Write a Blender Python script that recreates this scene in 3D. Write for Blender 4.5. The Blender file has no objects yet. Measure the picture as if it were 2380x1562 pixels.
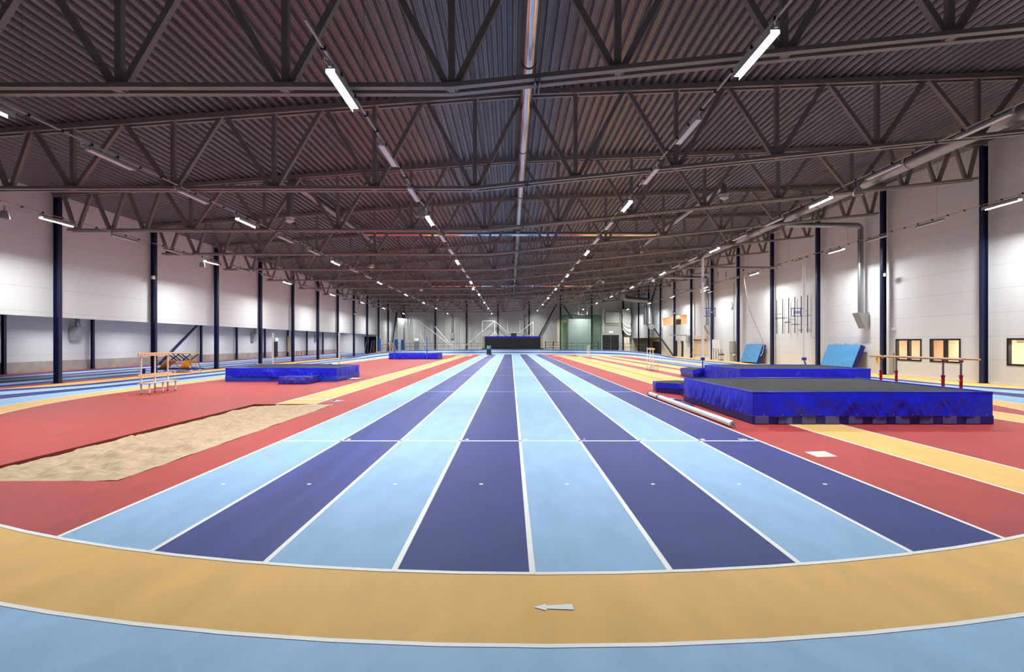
import bpy, bmesh, math, random
from mathutils import Vector, Matrix, noise
from mathutils.geometry import tessellate_polygon
PI = math.pi
R = random.Random(7)
sc = bpy.context.scene
COL = sc.collection
FPX, HC, VX, VY = 1146.0, 2.02, 1187.0, 795.0        # lens in pixels, eye height, principal point

def at(px, py, Y):                                    # a spot of the photo at depth Y -> (X, Z)
    return ((px - VX) * Y / FPX, HC - (py - VY) * Y / FPX)

# ------------------------------------------------------------------ materials
def srgb(r, g, b):
    f = lambda c: (c / 255 / 12.92) if c / 255 <= 0.04045 else ((c / 255 + 0.055) / 1.055) ** 2.4
    return (f(r), f(g), f(b), 1)

def mat(name, rgb, rough=0.6, metal=0.0, spec=0.5, var=0.0, scale=20.0, bump=0.0, bscale=80.0, stretch=(1, 1, 1), coat=0.0):
    m = bpy.data.materials.new(name); m.use_nodes = True
    nt = m.node_tree; b = nt.nodes['Principled BSDF']
    c = srgb(*rgb)
    b.inputs['Base Color'].default_value = c
    b.inputs['Roughness'].default_value = rough
    b.inputs['Metallic'].default_value = metal
    b.inputs['Specular IOR Level'].default_value = spec
    if coat: b.inputs['Coat Weight'].default_value = coat
    tc = nt.nodes.new('ShaderNodeTexCoord')
    if var:
        mp = nt.nodes.new('ShaderNodeMapping'); mp.inputs['Scale'].default_value = stretch
        n = nt.nodes.new('ShaderNodeTexNoise'); n.inputs['Scale'].default_value = scale; n.inputs['Detail'].default_value = 6
        r = nt.nodes.new('ShaderNodeValToRGB')
        r.color_ramp.elements[0].position = 0.3; r.color_ramp.elements[1].position = 0.7
        r.color_ramp.elements[0].color = tuple(x * (1 - var) for x in c[:3]) + (1,)
        r.color_ramp.elements[1].color = tuple(min(1, x * (1 + var)) for x in c[:3]) + (1,)
        nt.links.new(tc.outputs['Object'], mp.inputs[0]); nt.links.new(mp.outputs[0], n.inputs['Vector'])
        nt.links.new(n.outputs['Fac'], r.inputs[0]); nt.links.new(r.outputs[0], b.inputs['Base Color'])
    if bump:
        n2 = nt.nodes.new('ShaderNodeTexNoise'); n2.inputs['Scale'].default_value = bscale; n2.inputs['Detail'].default_value = 3
        bp = nt.nodes.new('ShaderNodeBump'); bp.inputs['Strength'].default_value = bump; bp.inputs['Distance'].default_value = 0.01
        nt.links.new(tc.outputs['Object'], n2.inputs['Vector'])
        nt.links.new(n2.outputs['Fac'], bp.inputs['Height']); nt.links.new(bp.outputs[0], b.inputs['Normal'])
    return m

def emit(name, rgb, strength):
    m = bpy.data.materials.new(name); m.use_nodes = True
    nt = m.node_tree; b = nt.nodes['Principled BSDF']
    b.inputs['Base Color'].default_value = (0.8, 0.8, 0.8, 1)
    b.inputs['Emission Color'].default_value = srgb(*rgb)
    b.inputs['Emission Strength'].default_value = strength
    return m

def veil(name, rgb, opacity, rough=0.6, gloss=False):  # net, clear sheet, window pane
    m = bpy.data.materials.new(name); m.use_nodes = True
    nt = m.node_tree; b = nt.nodes['Principled BSDF']
    b.inputs['Base Color'].default_value = srgb(*rgb); b.inputs['Roughness'].default_value = rough
    t = nt.nodes.new('ShaderNodeBsdfTransparent'); mx = nt.nodes.new('ShaderNodeMixShader'); mx.inputs[0].default_value = opacity
    nt.links.new(t.outputs[0], mx.inputs[1]); nt.links.new(b.outputs[0], mx.inputs[2])
    nt.links.new(mx.outputs[0], nt.nodes['Material Output'].inputs['Surface'])
    return m

def wall_mat(name, rgb, pitch=1.15, axis='Z', rough=0.42, spec=0.45):   # sandwich panels: fine seams
    m = mat(name, rgb, rough, 0, spec)
    nt = m.node_tree; b = nt.nodes['Principled BSDF']
    tc = nt.nodes.new('ShaderNodeTexCoord'); sp = nt.nodes.new('ShaderNodeSeparateXYZ')
    d = nt.nodes.new('ShaderNodeMath'); d.operation = 'DIVIDE'; d.inputs[1].default_value = pitch
    fr = nt.nodes.new('ShaderNodeMath'); fr.operation = 'FRACT'
    lt = nt.nodes.new('ShaderNodeMath'); lt.operation = 'LESS_THAN'; lt.inputs[1].default_value = 0.014
    mx = nt.nodes.new('ShaderNodeMixRGB'); c = srgb(*rgb)
    mx.inputs[1].default_value = c; mx.inputs[2].default_value = tuple(x * 0.72 for x in c[:3]) + (1,)
    nt.links.new(tc.outputs['Object'], sp.inputs[0]); nt.links.new(sp.outputs[axis], d.inputs[0])
    nt.links.new(d.outputs[0], fr.inputs[0]); nt.links.new(fr.outputs[0], lt.inputs[0])
    nt.links.new(lt.outputs[0], mx.inputs[0]); nt.links.new(mx.outputs[0], b.inputs['Base Color'])
    return m

M = {}
def floor_mat(name, rgb, var=0.07):
    m = mat(name, rgb, 0.6, 0, 0.26, var=var, scale=3.0, bump=0.25, bscale=260.0, stretch=(1, 0.35, 1))
    b = m.node_tree.nodes['Principled BSDF']
    b.inputs['Sheen Weight'].default_value = 0.12; b.inputs['Sheen Roughness'].default_value = 0.45   # rubber granules: pale at grazing angles
    return m
M['red'] = floor_mat('red rubber', (180, 58, 52), 0.10)
M['lblue'] = floor_mat('light blue rubber', (150, 188, 226))
M['navy'] = floor_mat('dark blue rubber', (32, 46, 124), 0.10)
M['yellow'] = floor_mat('ochre rubber', (240, 190, 108))
M['white'] = mat('white paint', (245, 245, 242), 0.5)
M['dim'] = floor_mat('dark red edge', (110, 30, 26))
M['grey_floor'] = floor_mat('grey rubber', (96, 98, 104))
M['scuff'] = mat('scrubbed blue rubber', (56, 66, 136), 0.58, 0, 0.28, var=0.22, scale=1.4, stretch=(2.2, 0.16, 1), bump=0.2, bscale=260)
M['wall'] = wall_mat('white sandwich panel', (228, 227, 224))
M['wall_b'] = wall_mat('back wall panel', (212, 208, 200))
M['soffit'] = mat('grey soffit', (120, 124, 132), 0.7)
M['concrete'] = mat('concrete', (176, 172, 164), 0.8, var=0.16, scale=1.6, bump=0.2, bscale=12)
M['ceil'] = mat('coated steel deck', (114, 111, 113), 0.36, 0.42, 0.5, var=0.05, scale=0.8)
M['truss'] = mat('grey brown steel paint', (132, 124, 118), 0.45, 0, 0.45)
M['col'] = mat('navy steel paint', (18, 24, 62), 0.38, 0, 0.5)
M['galv'] = mat('galvanised sheet', (200, 202, 204), 0.16, 1.0)
M['pipe'] = mat('dull galvanised pipe', (160, 162, 166), 0.42, 0.9)
M['grey'] = mat('grey enamel', (168, 168, 164), 0.45)
M['dgrey'] = mat('dark grey plastic', (62, 62, 64), 0.5)
M['black'] = mat('black plastic', (14, 14, 15), 0.5)
M['mesh_black'] = mat('black spike mesh', (42, 42, 45), 0.85, var=0.14, scale=2.0, bump=0.4, bscale=120)
M['tarp'] = mat('royal blue tarpaulin', (28, 36, 214), 0.36, 0, 0.35, var=0.07, scale=5, bump=0.5, bscale=7)
M['tarp_d'] = mat('deep blue tarpaulin', (24, 26, 120), 0.45, 0, 0.5)
M['tarp_m'] = mat('middle blue tarpaulin', (20, 66, 190), 0.4)
M['tarp_v'] = mat('violet blue tarpaulin', (52, 48, 160), 0.4, var=0.1, scale=5)
M['vent'] = mat('violet grey mesh window', (92, 88, 150), 0.8)
M['sky'] = mat('light blue vinyl', (62, 142, 196), 0.42, var=0.07, scale=4)
M['brass'] = mat('brass eyelet', (196, 170, 110), 0.3, 1.0)
M['wood'] = mat('pale pine', (236, 196, 150), 0.5, var=0.09, scale=6, stretch=(8, 1, 8))
M['bar_wood'] = mat('ash bar', (205, 160, 118), 0.45, var=0.08, scale=4)
M['ply'] = mat('plywood', (234, 214, 184), 0.6, var=0.05, scale=4)
M['wpaint'] = mat('white powder coat', (238, 238, 236), 0.35)
M['redp'] = mat('red powder coat', (170, 20, 26), 0.35)
M['yel'] = mat('yellow steel', (236, 168, 24), 0.4)
M['bluep'] = mat('blue powder coat', (28, 44, 150), 0.4)
M['cyanp'] = mat('bright blue plastic', (34, 96, 190), 0.4)
M['teal'] = mat('teal plastic', (8, 118, 124), 0.35)
M['sand'] = mat('sand', (204, 176, 146), 0.95, 0, 0.2, var=0.12, scale=9, bump=0.5, bscale=160)
M['fabric'] = mat('white curtain cloth', (232, 230, 222), 0.8)
M['pale'] = mat('pale green curtain', (222, 230, 222), 0.75)
M['net'] = veil('green netting', (6, 112, 70), 0.58)
M['net_white'] = veil('clear plastic sheet', (210, 216, 216), 0.3, 0.25)
M['glass'] = veil('window pane', (225, 228, 230), 0.06, 0.05)
M['frame'] = mat('black window frame', (26, 26, 28), 0.45)
M['door'] = mat('black door leaf', (30, 28, 28), 0.5)
M['peach'] = mat('peach wall', (248, 220, 196), 0.7)
M['cream'] = mat('cream wall', (240, 226, 206), 0.7)
M['beige'] = mat('beige alcove wall', (206, 184, 138), 0.7)
M['lamp_off'] = mat('opal diffuser unlit', (214, 218, 226), 0.35)
M['lamp_on'] = emit('opal diffuser lit', (255, 250, 244), 26.0)
M['lamp_on'].cycles.emission_sampling = 'NONE'
M['sign'] = emit('lit exit sign', (150, 255, 190), 3.0)
M['sign_g'] = emit('lit exit sign green', (10, 150, 70), 1.6)
M['bulb'] = emit('warm ceiling bulb', (255, 214, 160), 18.0)
M['lane_blue'] = mat('grey blue runway mat', (92, 120, 168), 0.6)
M['rope'] = mat('hemp rope', (196, 180, 150), 0.8)
M['orange'] = mat('orange panel', (226, 140, 40), 0.5)
M['bottle'] = mat('dark green board', (44, 66, 48), 0.6)
M['stain'] = mat('sticker yellow print', (236, 222, 150), 0.5)

# ------------------------------------------------------------------ mesh collector
class MB:
    def __init__(s): s.v, s.f, s.m, s.mats = [], [], [], []
    def mi(s, m):
        m = M[m] if isinstance(m, str) else m
        if m not in s.mats: s.mats.append(m)
        return s.mats.index(m)
    def face(s, pts, m):
        b = len(s.v); s.v += [tuple(p) for p in pts]; s.f.append(tuple(range(b, b + len(pts)))); s.m.append(s.mi(m)); return s
    def add(s, vs, fs, m):
        b = len(s.v); s.v += [tuple(p) for p in vs]; k = s.mi(m)
        for f in fs: s.f.append(tuple(b + i for i in f)); s.m.append(k)
        return s
    def box(s, x0, x1, y0, y1, z0, z1, m):
        vs = [(x, y, z) for z in (z0, z1) for y in (y0, y1) for x in (x0, x1)]
        return s.add(vs, [(0, 2, 3, 1), (4, 5, 7, 6), (0, 1, 5, 4), (2, 6, 7, 3), (0, 4, 6, 2), (1, 3, 7, 5)], m)
    def bar(s, a, b, w, d, m, up=(0, 0, 1)):           # rectangular bar; w across, d along 'up'
        a, b = Vector(a), Vector(b); t = (b - a).normalized(); u = Vector(up)
        if abs(t.dot(u)) > 0.99: u = Vector((0, 1, 0))
        n = t.cross(u).normalized(); u = n.cross(t).normalized()
        vs = [p + n * (i * w / 2) + u * (j * d / 2) for p in (a, b) for i, j in ((-1, -1), (1, -1), (1, 1), (-1, 1))]
        return s.add(vs, [(3, 2, 1, 0), (4, 5, 6, 7), (0, 1, 5, 4), (1, 2, 6, 5), (2, 3, 7, 6), (3, 0, 4, 7)], m)
    def tube(s, pts, r, m, n=10, caps=True, ridge=0, pitch=0.1):
        pts = [Vector(p) for p in pts]; rings = []
        N = len(pts); u = None
        for i, p in enumerate(pts):
            t = (pts[min(i + 1, N - 1)] - pts[max(i - 1, 0)]).normalized()
            if u is None: u = Vector((0, 0, 1)) if abs(t.z) < 0.9 else Vector((0, 1, 0))
            nn = t.cross(u).normalized(); u = nn.cross(t).normalized()
            rr = r[i] if isinstance(r, (list, tuple)) else r
            rings.append([p + (nn * math.cos(2 * PI * k / n) + u * math.sin(2 * PI * k / n)) * rr for k in range(n)])
        vs = [q for ring in rings for q in ring]; fs = []
        for i in range(N - 1):
            for k in range(n):
                a, b = i * n + k, i * n + (k + 1) % n
                fs.append((a, b, b + n, a + n))
        if caps: fs += [tuple(range(n - 1, -1, -1)), tuple((N - 1) * n + k for k in range(n))]
        return s.add(vs, fs, m)
    def disc(s, c, r, m, n=20):
        return s.face([(c[0] + r * math.cos(2 * PI * k / n), c[1] + r * math.sin(2 * PI * k / n), c[2]) for k in range(n)], m)
    def grid(s, fn, nu, nv, m):                         # fn(u,v)->point, u,v in 0..1
        vs = [fn(i / nu, j / nv) for j in range(nv + 1) for i in range(nu + 1)]
        fs = [(j * (nu + 1) + i, j * (nu + 1) + i + 1, (j + 1) * (nu + 1) + i + 1, (j + 1) * (nu + 1) + i) for j in range(nv) for i in range(nu)]
        return s.add(vs, fs, m)
    def build(s, name, parent=None, smooth=False, bevel=0.0):
        me = bpy.data.meshes.new(name); me.from_pydata(s.v, [], s.f)
        for m in s.mats: me.materials.append(m)
        me.polygons.foreach_set('material_index', s.m)
        if smooth:
            me.polygons.foreach_set('use_smooth', [True] * len(me.polygons))
            me.set_sharp_from_angle(angle=math.radians(40))
        me.update()
        o = bpy.data.objects.new(name, me); COL.objects.link(o)
        if parent: o.parent = parent
        if bevel:
            b = o.modifiers.new('bevel', 'BEVEL'); b.width = bevel; b.segments = 2; b.limit_method = 'ANGLE'
        return o

def tag(o, label, cat, group=None):
    o['label'] = label; o['category'] = cat
    if group: o['group'] = group
    return o
def thing(name, label, cat, loc=(0, 0, 0), rz=0, group=None):
    o = bpy.data.objects.new(name, None); COL.objects.link(o); o.empty_display_size = 0.2
    o.location = loc; o.rotation_euler = (0, 0, rz)
    return tag(o, label, cat, group)
def struct(o): o['kind'] = 'structure'; return o
def copy_tree(o, parent=None):
    c = o.copy(); COL.objects.link(c); c.parent = parent
    for ch in list(o.children): copy_tree(ch, c)
    return c
ORD = ['first', 'second', 'third', 'fourth', 'fifth', 'sixth', 'seventh', 'eighth', 'ninth', 'tenth', 'eleventh', 'twelfth', 'thirteenth', 'fourteenth', 'fifteenth', 'sixteenth', 'seventeenth', 'eighteenth', 'nineteenth', 'twentieth', 'twenty-first', 'twenty-second', 'twenty-third', 'twenty-fourth', 'twenty-fifth']

def text_geo(body, size, bold=0.0):
    cu = bpy.data.curves.new('lettering', 'FONT'); cu.body = body; cu.size = size; cu.align_x = 'CENTER'; cu.align_y = 'CENTER'; cu.offset = bold
    ob = bpy.data.objects.new('lettering', cu); COL.objects.link(ob)
    me = bpy.data.meshes.new_from_object(ob.evaluated_get(bpy.context.evaluated_depsgraph_get()))
    vs = [tuple(v.co) for v in me.vertices]; fs = [tuple(p.vertices) for p in me.polygons]
    bpy.data.objects.remove(ob); bpy.data.curves.remove(cu); bpy.data.meshes.remove(me)
    return vs, fs

# ------------------------------------------------------------------ hall dimensions
YN, YF = -7.0, 96.3                   # near and far end of the hall
XL, XR, XREC = -22.45, 23.55, -31.8   # left upper wall, right wall, recess wall
SOF = 3.24                            # underside of the left upper wall
C0, YC1, YC2 = 0.25, 20.2, 64.2       # the oval's axis and its two bend centres
RIN, RY, ROUT = 15.9, 16.93, 20.8     # red edge, apron edge, outer edge of lane four
def zr(x): return 10.98 + (0.075 * x if x < 0 else 0.037 * x)      # underside of the roof deck
def zb(x): return 7.5 if x < -1.28 else 7.5 + 0.104 * (x + 1.28)   # bottom chord of the trusses

def bank(r, s):                        # height of the banked bend; s = metres past the point 4 m before the bend
    if r <= RY: return 0.0
    t = max(0, min(1, s / 18.0)); t = t * t * (3 - 2 * t)
    return t * 0.195 * (r - RY)
def oval(r, dz=0.0):                   # closed ring of points, anticlockwise from the left straight
    P = []
    def put(x, y, s): P.append((x, y, bank(r, s) + dz))
    RM = 18.9
    n = 72
    for i in range(n + 1):             # near bend: from left (180 deg) through -Y to right
        a = PI + PI * i / n
        arc = RM * min(i, n - i) * PI / n
        put(C0 + r * math.cos(a), YC1 + r * math.sin(a), arc + 4)
    for y in (22.2, 24.2, 30, 36, 42, 48, 54, 60.2, 62.2): put(C0 + r, y, max(0, YC1 + 4 - y, y - (YC2 - 4)))
    for i in range(n + 1):
        a = PI * i / n
        arc = RM * min(i, n - i) * PI / n
        put(C0 + r * math.cos(a), YC2 + r * math.sin(a), arc + 4)
    for y in (62.2, 60.2, 54, 48, 42, 36, 30, 24.2, 22.2): put(C0 - r, y, max(0, YC1 + 4 - y, y - (YC2 - 4)))
    return P

# ------------------------------------------------------------------ floor
fl = MB()
def ring(r1, r2, m, dz):
    A, B = oval(r1, dz), oval(r2, dz); n = len(A)
    fl.add(A + B, [(i, (i + 1) % n, n + (i + 1) % n, n + i) for i in range(n)], m)
PITS = [(-8.35, -5.72, 7.17, 16.02), (-8.3, -5.75, 70.0, 77.2), (6.2, 8.9, 68.5, 76.0), (9.8, 12.7, 68.5, 75.5)]
outer = [Vector(p) for p in oval(RIN)]
holes = [[Vector((a, c, 0)), Vector((a, d, 0)), Vector((b, d, 0)), Vector((b, c, 0))] for a, b, c, d in PITS]
allv = outer + [v for h in holes for v in h]
fl.add(allv, [t for t in tessellate_polygon([outer] + holes)], 'red')
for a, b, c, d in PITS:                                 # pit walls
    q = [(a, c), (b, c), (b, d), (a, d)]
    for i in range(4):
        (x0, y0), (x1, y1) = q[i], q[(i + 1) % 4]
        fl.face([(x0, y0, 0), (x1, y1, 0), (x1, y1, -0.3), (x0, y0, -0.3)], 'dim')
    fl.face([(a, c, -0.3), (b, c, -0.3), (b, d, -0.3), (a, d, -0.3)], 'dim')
ring(RIN, RY, 'yellow', 0.0)
LW = (ROUT - RY) / 4
for k, m in enumerate(('lblue', 'navy', 'lblue', 'navy')): ring(RY + k * LW, RY + (k + 1) * LW, m, 0.0)
for r in [RIN, RY] + [RY + k * LW for k in range(1, 5)]: ring(r - 0.025, r + 0.025, 'white', 0.003)
A, B = oval(ROUT + 0.03, 0.0), [(x, y, -0.02) for x, y, z in oval(ROUT + 0.03)]
n = len(A); fl.add(A + B, [(i, n + i, n + (i + 1) % n, (i + 1) % n) for i in range(n)], 'navy')
# floor outside the oval: one sheet with the oval cut out, then the outer strips
big = [Vector((XREC, YN, -0.004)), Vector((XR, YN, -0.004)), Vector((XR, YF, -0.004)), Vector((XREC, YF, -0.004))]
hole = [Vector((x, y, -0.004)) for x, y, z in oval(ROUT)]
fl.add(big + hole, tessellate_polygon([big, hole]), 'grey_floor')
def strip(x0, x1, m, y0=YN, y1=YF, z=0.0): fl.face([(x0, y0, z), (x1, y0, z), (x1, y1, z), (x0, y1, z)], m)
strip(-22.0, C0 - ROUT - 0.01, 'yellow', 21.0, 63.5, -0.002); strip(-22.7, -22.0, 'red', z=-0.002)
x = -22.7
for k in range(7):
    strip(x - 1.14, x, 'navy' if k % 2 == 0 else 'lblue', z=-0.002); strip(x - 0.03, x + 0.02, 'white', z=0.0); x -= 1.14
strip(XREC, x, 'red', z=-0.002)
strip(C0 + ROUT + 0.01, XR, 'yellow', 14.0, 80.0, -0.002)
# sprint straight inside the oval
SX0, LN = -4.69, 1.22
def ends(x, r=RIN + 0.02):
    d = math.sqrt(r * r - (x - C0) ** 2); return YC1 - d, YC2 + d
def lane(x0, x1, m, z, nseg=8, y0=None, y1=None):
    for i in range(nseg):
        a, b = x0 + (x1 - x0) * i / nseg, x0 + (x1 - x0) * (i + 1) / nseg
        (an, af), (bn, bf) = ends(a), ends(b)
        if y0 is not None: an = bn = y0
        if y1 is not None: af = bf = y1
        fl.face([(a, an, z), (b, bn, z), (b, bf, z), (a, af, z)], m)
for k in range(8):
    m = 'lblue' if k % 2 == 0 else ('scuff' if k == 1 else 'navy')
    lane(SX0 + k * LN, SX0 + (k + 1) * LN, m, 0.002)
for k in range(9): lane(SX0 + k * LN - 0.027, SX0 + k * LN + 0.027, 'white', 0.004, 1)
for yy, w in ((10.06, 0.07), (20.0, 0.05), (30.0, 0.05), (39.6, 0.05), (58.6, 0.05)):
    fl.face([(SX0, yy - w / 2, 0.004), (SX0 + 8 * LN, yy - w / 2, 0.004), (SX0 + 8 * LN, yy + w / 2, 0.004), (SX0, yy + w / 2, 0.004)], 'white')
for k in range(8): fl.disc((SX0 + (k + 0.5) * LN, 7.0, 0.004), 0.03, 'white')
def floor_text(body, size, x, y, z=0.006):
    vs, fs = text_geo(body, size, 0.006)
    fl.add([(x + a, y + b * 1.05, z) for a, b, c in vs], fs, 'white')
for k in range(1, 8): floor_text(str(k + 1), 0.17, SX0 + k * LN + 0.12, 10.2)
floor_text('50', 0.17, SX0 + 8 * LN - 0.27, 10.2)
for k in range(8): floor_text(str(k + 1), 0.9, SX0 + (k + 0.5) * LN, 68.5)
# runways of the infield
for x0, x1, y0, y1 in ((-7.62, -6.40, 16.04, 70.0), (6.84, 8.05, None, 68.45), (8.10, 9.5, 17.6, 68.45), (10.65, 11.95, 17.0, 68.45), (12.8, 14.05, 12.0, None)):
    lane(x0, x1, 'yellow', 0.002, 6, y0, y1)
    lane(x0 - 0.05, x0, 'white', 0.003, 1, y0, y1); lane(x1, x1 + 0.05, 'white', 0.003, 1, y0, y1)
fl.box(-7.62, -6.40, 17.25, 17.45, -0.01, 0.006, 'white'); fl.box(-7.6, -6.42, 17.22, 17.27, -0.01, 0.0065, 'navy')
# arrows
fl.face([(0.174, 3.752, 0.004), (0.27, 3.70, 0.004), (0.272, 3.80, 0.004)], 'white')
fl.face([(0.27, 3.728, 0.0042), (0.475, 3.715, 0.0042), (0.473, 3.795, 0.0042), (0.27, 3.775, 0.0042)], 'white')
for (px, py), (qx, qy), w in (((766, 934), (782, 930), .10), ((782, 930), (772, 933.5), .08), ((766, 934), (800, 931), .12)):
    pa, pb = [Vector(((a - VX) * HC / (b - VY), FPX * HC / (b - VY), 0.005)) for a, b in ((px, py), (qx, qy))]
    nn = (pb - pa).cross(Vector((0, 0, 1))).normalized() * w
    fl.face([pa - nn, pb - nn * 0.3, pb + nn * 0.3, pa + nn], 'white')
floor = struct(fl.build('floor'))

# sand
def sand(x0, x1, y0, y1, nx, ny, lo, hi, label):
    mb = MB()
    def fn(u, v):
        x, y = x0 + 0.01 + (x1 - x0 - 0.02) * u, y0 + 0.01 + (y1 - y0 - 0.02) * v
        z = lo + (hi - lo) * min(1, u * 1.25)
        e = min(1, 9 * min(u, 1 - u, 3 * v, 3 * (1 - v)))
        z += (0.075 * noise.noise(Vector((x * 1.3, y * 1.1, 3))) + 0.10 * noise.noise(Vector((x * 2.9, y * 2.6, 7))) + 0.035 * noise.noise(Vector((x * 10, y * 9, 1)))) * (0.12 + 0.88 * e)
        return (x, y, z - 0.01 * (1 - e))
    mb.grid(fn, nx, ny, 'sand')
    o = mb.build('sand_bed', smooth=True); o['kind'] = 'stuff'
    return tag(o, label, 'sand')
sand(*PITS[0], 66, 220, -0.05, 0.012, 'raked pale sand filling the big near jumping pit left of the sprint lanes')
sand(*PITS[1], 16, 30, -0.03, -0.01, 'small far patch of sand at the end of the left yellow runway')
sand(*PITS[2], 16, 30, -0.03, -0.01, 'far patch of sand right beside the last dark sprint lane')
sand(*PITS[3], 16, 30, -0.03, -0.01, 'far patch of sand behind the farthest white bench')

# ------------------------------------------------------------------ walls, soffit, ceiling
w = MB(); w.box(XL - 0.25, XL, YN, 83.2, SOF, 9.55, 'wall'); struct(w.build('wall_left'))
w = MB(); w.box(XL - 0.25, XL, 83.2, YF, 0, 9.55, 'wall'); struct(w.build('wall_left'))
w = MB(); w.box(XREC - 0.2, XREC, YN, 89.8, 0, 4.2, 'wall'); struct(w.build('wall_recess'))
w = MB(); w.box(XREC, XL - 0.26, YN, 89.8, 4.0, 4.2, 'soffit'); struct(w.build('ceiling_recess'))
w = MB(); w.box(XREC, XREC + 0.06, YN, 66.0, 0, 0.72, 'concrete'); w.box(XREC, XREC + 0.06, 67.3, 89.6, 0, 0.72, 'concrete'); struct(w.build('baseboard_recess'))
w = MB()
w.box(XREC, -26.6, 89.6, 89.8, 0, 4, 'wall'); w.box(-24.4, XL - 0.26, 89.6, 89.8, 0, 4, 'wall'); w.box(-26.6, -24.4, 89.6, 89.8, 3.0, 4, 'wall')
w.box(-26.8, -24.2, 92.4, 92.5, 0, 3.2, 'dgrey'); w.box(-26.75, -26.6, 89.8, 92.5, 0, 3.2, 'dgrey'); w.box(-24.4, -24.25, 89.8, 92.5, 0, 3.2, 'dgrey'); w.box(-26.8, -24.2, 89.8, 92.5, 3.05, 3.2, 'dgrey')
w.face([(-26.6, 89.6, -0.001), (-24.4, 89.6, -0.001), (-24.4, 92.5, -0.001), (-26.6, 92.5, -0.001)], 'grey_floor')
struct(w.build('wall_recess_end'))
# back wall, cut to the roof line
w = MB()
xs = [XL, 0, XR]
w.face([(XL, YF, 0), (XR, YF, 0), (XR, YF, zr(XR) + .2), (0, YF, zr(0) + .2), (XL, YF, zr(XL) + .2)], 'wall_b')
struct(w.build('wall_back'))
w = MB(); w.face([(XREC, YN, 0), (XREC, YN, 9), (XL, YN, zr(XL) + .2), (0, YN, zr(0) + .2), (XR, YN, zr(XR) + .2), (XR, YN, 0)], 'wall_b'); struct(w.build('wall_front'))
# right wall with its openings (y0, y1, z0, z1)
WIN = [(28.26, 30.15, 0.9, 2.2), (25.8, 27.7, 0.9, 2.2), (21.3, 23.4, 0.9, 2.2)]
OPEN = WIN + [(65.9, 76.9, 4.47, 5.73), (77.4, 95.6, 0, 2.75), (67.2, 68.6, 0, 2.15)]
ys = sorted({YN, YF} | {o[0] for o in OPEN} | {o[1] for o in OPEN}); zs = sorted({0, zr(XR) + .2} | {o[2] for o in OPEN} | {o[3] for o in OPEN})
w = MB()
for a, b in zip(ys, ys[1:]):
    for c, d in zip(zs, zs[1:]):
        if any(o[0] <= a and b <= o[1] and o[2] <= c and d <= o[3] for o in OPEN): continue
        w.face([(XR, b, c), (XR, a, c), (XR, a, d), (XR, b, d)], 'wall')
for a, b, c, d in OPEN:
    e = XR + 0.22
    w.face([(XR, a, c), (e, a, c), (e, a, d), (XR, a, d)], 'wall'); w.face([(e, b, c), (XR, b, c), (XR, b, d), (e, b, d)], 'wall')
    w.face([(XR, a, d), (e, a, d), (e, b, d), (XR, b, d)], 'wall')
    if c > 0: w.face([(e, a, c), (XR, a, c), (XR, b, c), (e, b, c)], 'wall')
struct(w.build('wall_right'))
w = MB(); w.box(XR - 0.03, XR - 0.002, YN, 65.8, 0, 0.07, 'wpaint'); struct(w.build('baseboard_right'))
w = MB(); w.box(XL + 0.002, XR, YF - 0.03, YF - 0.002, 0, 0.1, 'concrete'); struct(w.build('baseboard_back'))
def room(name, y0, y1, z0, z1, depth, wallm, floorm='grey_floor'):
    m = MB(); a, b = XR + 0.22, XR + 0.22 + depth
    m.face([(b, y0, z0), (b, y1, z0), (b, y1, z1), (b, y0, z1)], wallm)
    m.face([(a, y0, z0), (b, y0, z0), (b, y0, z1), (a, y0, z1)], wallm); m.face([(a, y1, z0), (b, y1, z0), (b, y1, z1), (a, y1, z1)], wallm)
    m.face([(a, y0, z1), (b, y0, z1), (b, y1, z1), (a, y1, z1)], wallm); m.face([(a, y0, z0), (b, y0, z0), (b, y1, z0), (a, y1, z0)], floorm)
    return struct(m.build(name))
room('wall_office', 24.6, 31.5, 0, 2.6, 3.2, 'peach')
room('wall_kitchen', 19.0, 24.4, 0, 2.6, 3.2, 'cream')
room('wall_gallery', 65.4, 77.2, 3.5, 6.3, 4.5, 'peach')
room('wall_alcove', 77.4, 95.6, 0, 2.75, 3.0, 'beige')
room('wall_side_room', 66.6, 69.2, 0, 2.4, 2.5, 'beige')
m = MB(); m.box(25.85, 26.6, 77.05, 77.18, 3.5, 5.6, 'door'); struct(m.build('door_gallery'))
m = MB(); m.box(XR + 3.1, XR + 3.2, 78.5, 84.0, 0, 2.1, 'door'); struct(m.build('door_alcove'))
m = MB(); m.box(XR + 3.1, XR + 3.2, 87.5, 92.5, 0, 2.1, 'door'); struct(m.build('door_alcove'))
m = MB(); m.box(XR - 0.05, XR + 0.04, 69.7, 71.0, 0, 2.2, 'door'); struct(m.build('door_3'))
for i, (a, b, c, d) in enumerate(WIN):
    f = MB(); x0, x1 = XR - 0.02, XR + 0.14; t = 0.09
    f.box(x0, x1, a, b, c, c + t, 'frame'); f.box(x0, x1, a, b, d - t, d, 'frame')
    mid = (a + b) / 2
    for yy in ((a, a + t), (b - t, b), (mid - 0.07, mid + 0.07)): f.box(x0, x1, yy[0], yy[1], c + t, d - t, 'frame')
    fo = struct(f.build('window_%d' % (i + 1)))
    for p0, p1 in ((a + t, mid - .07), (mid + .07, b - t)):
        g = MB(); g.face([(XR + 0.06, p0, c + t), (XR + 0.06, p1, c + t), (XR + 0.06, p1, d - t), (XR + 0.06, p0, d - t)], 'glass'); g.build('pane', fo)
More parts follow.
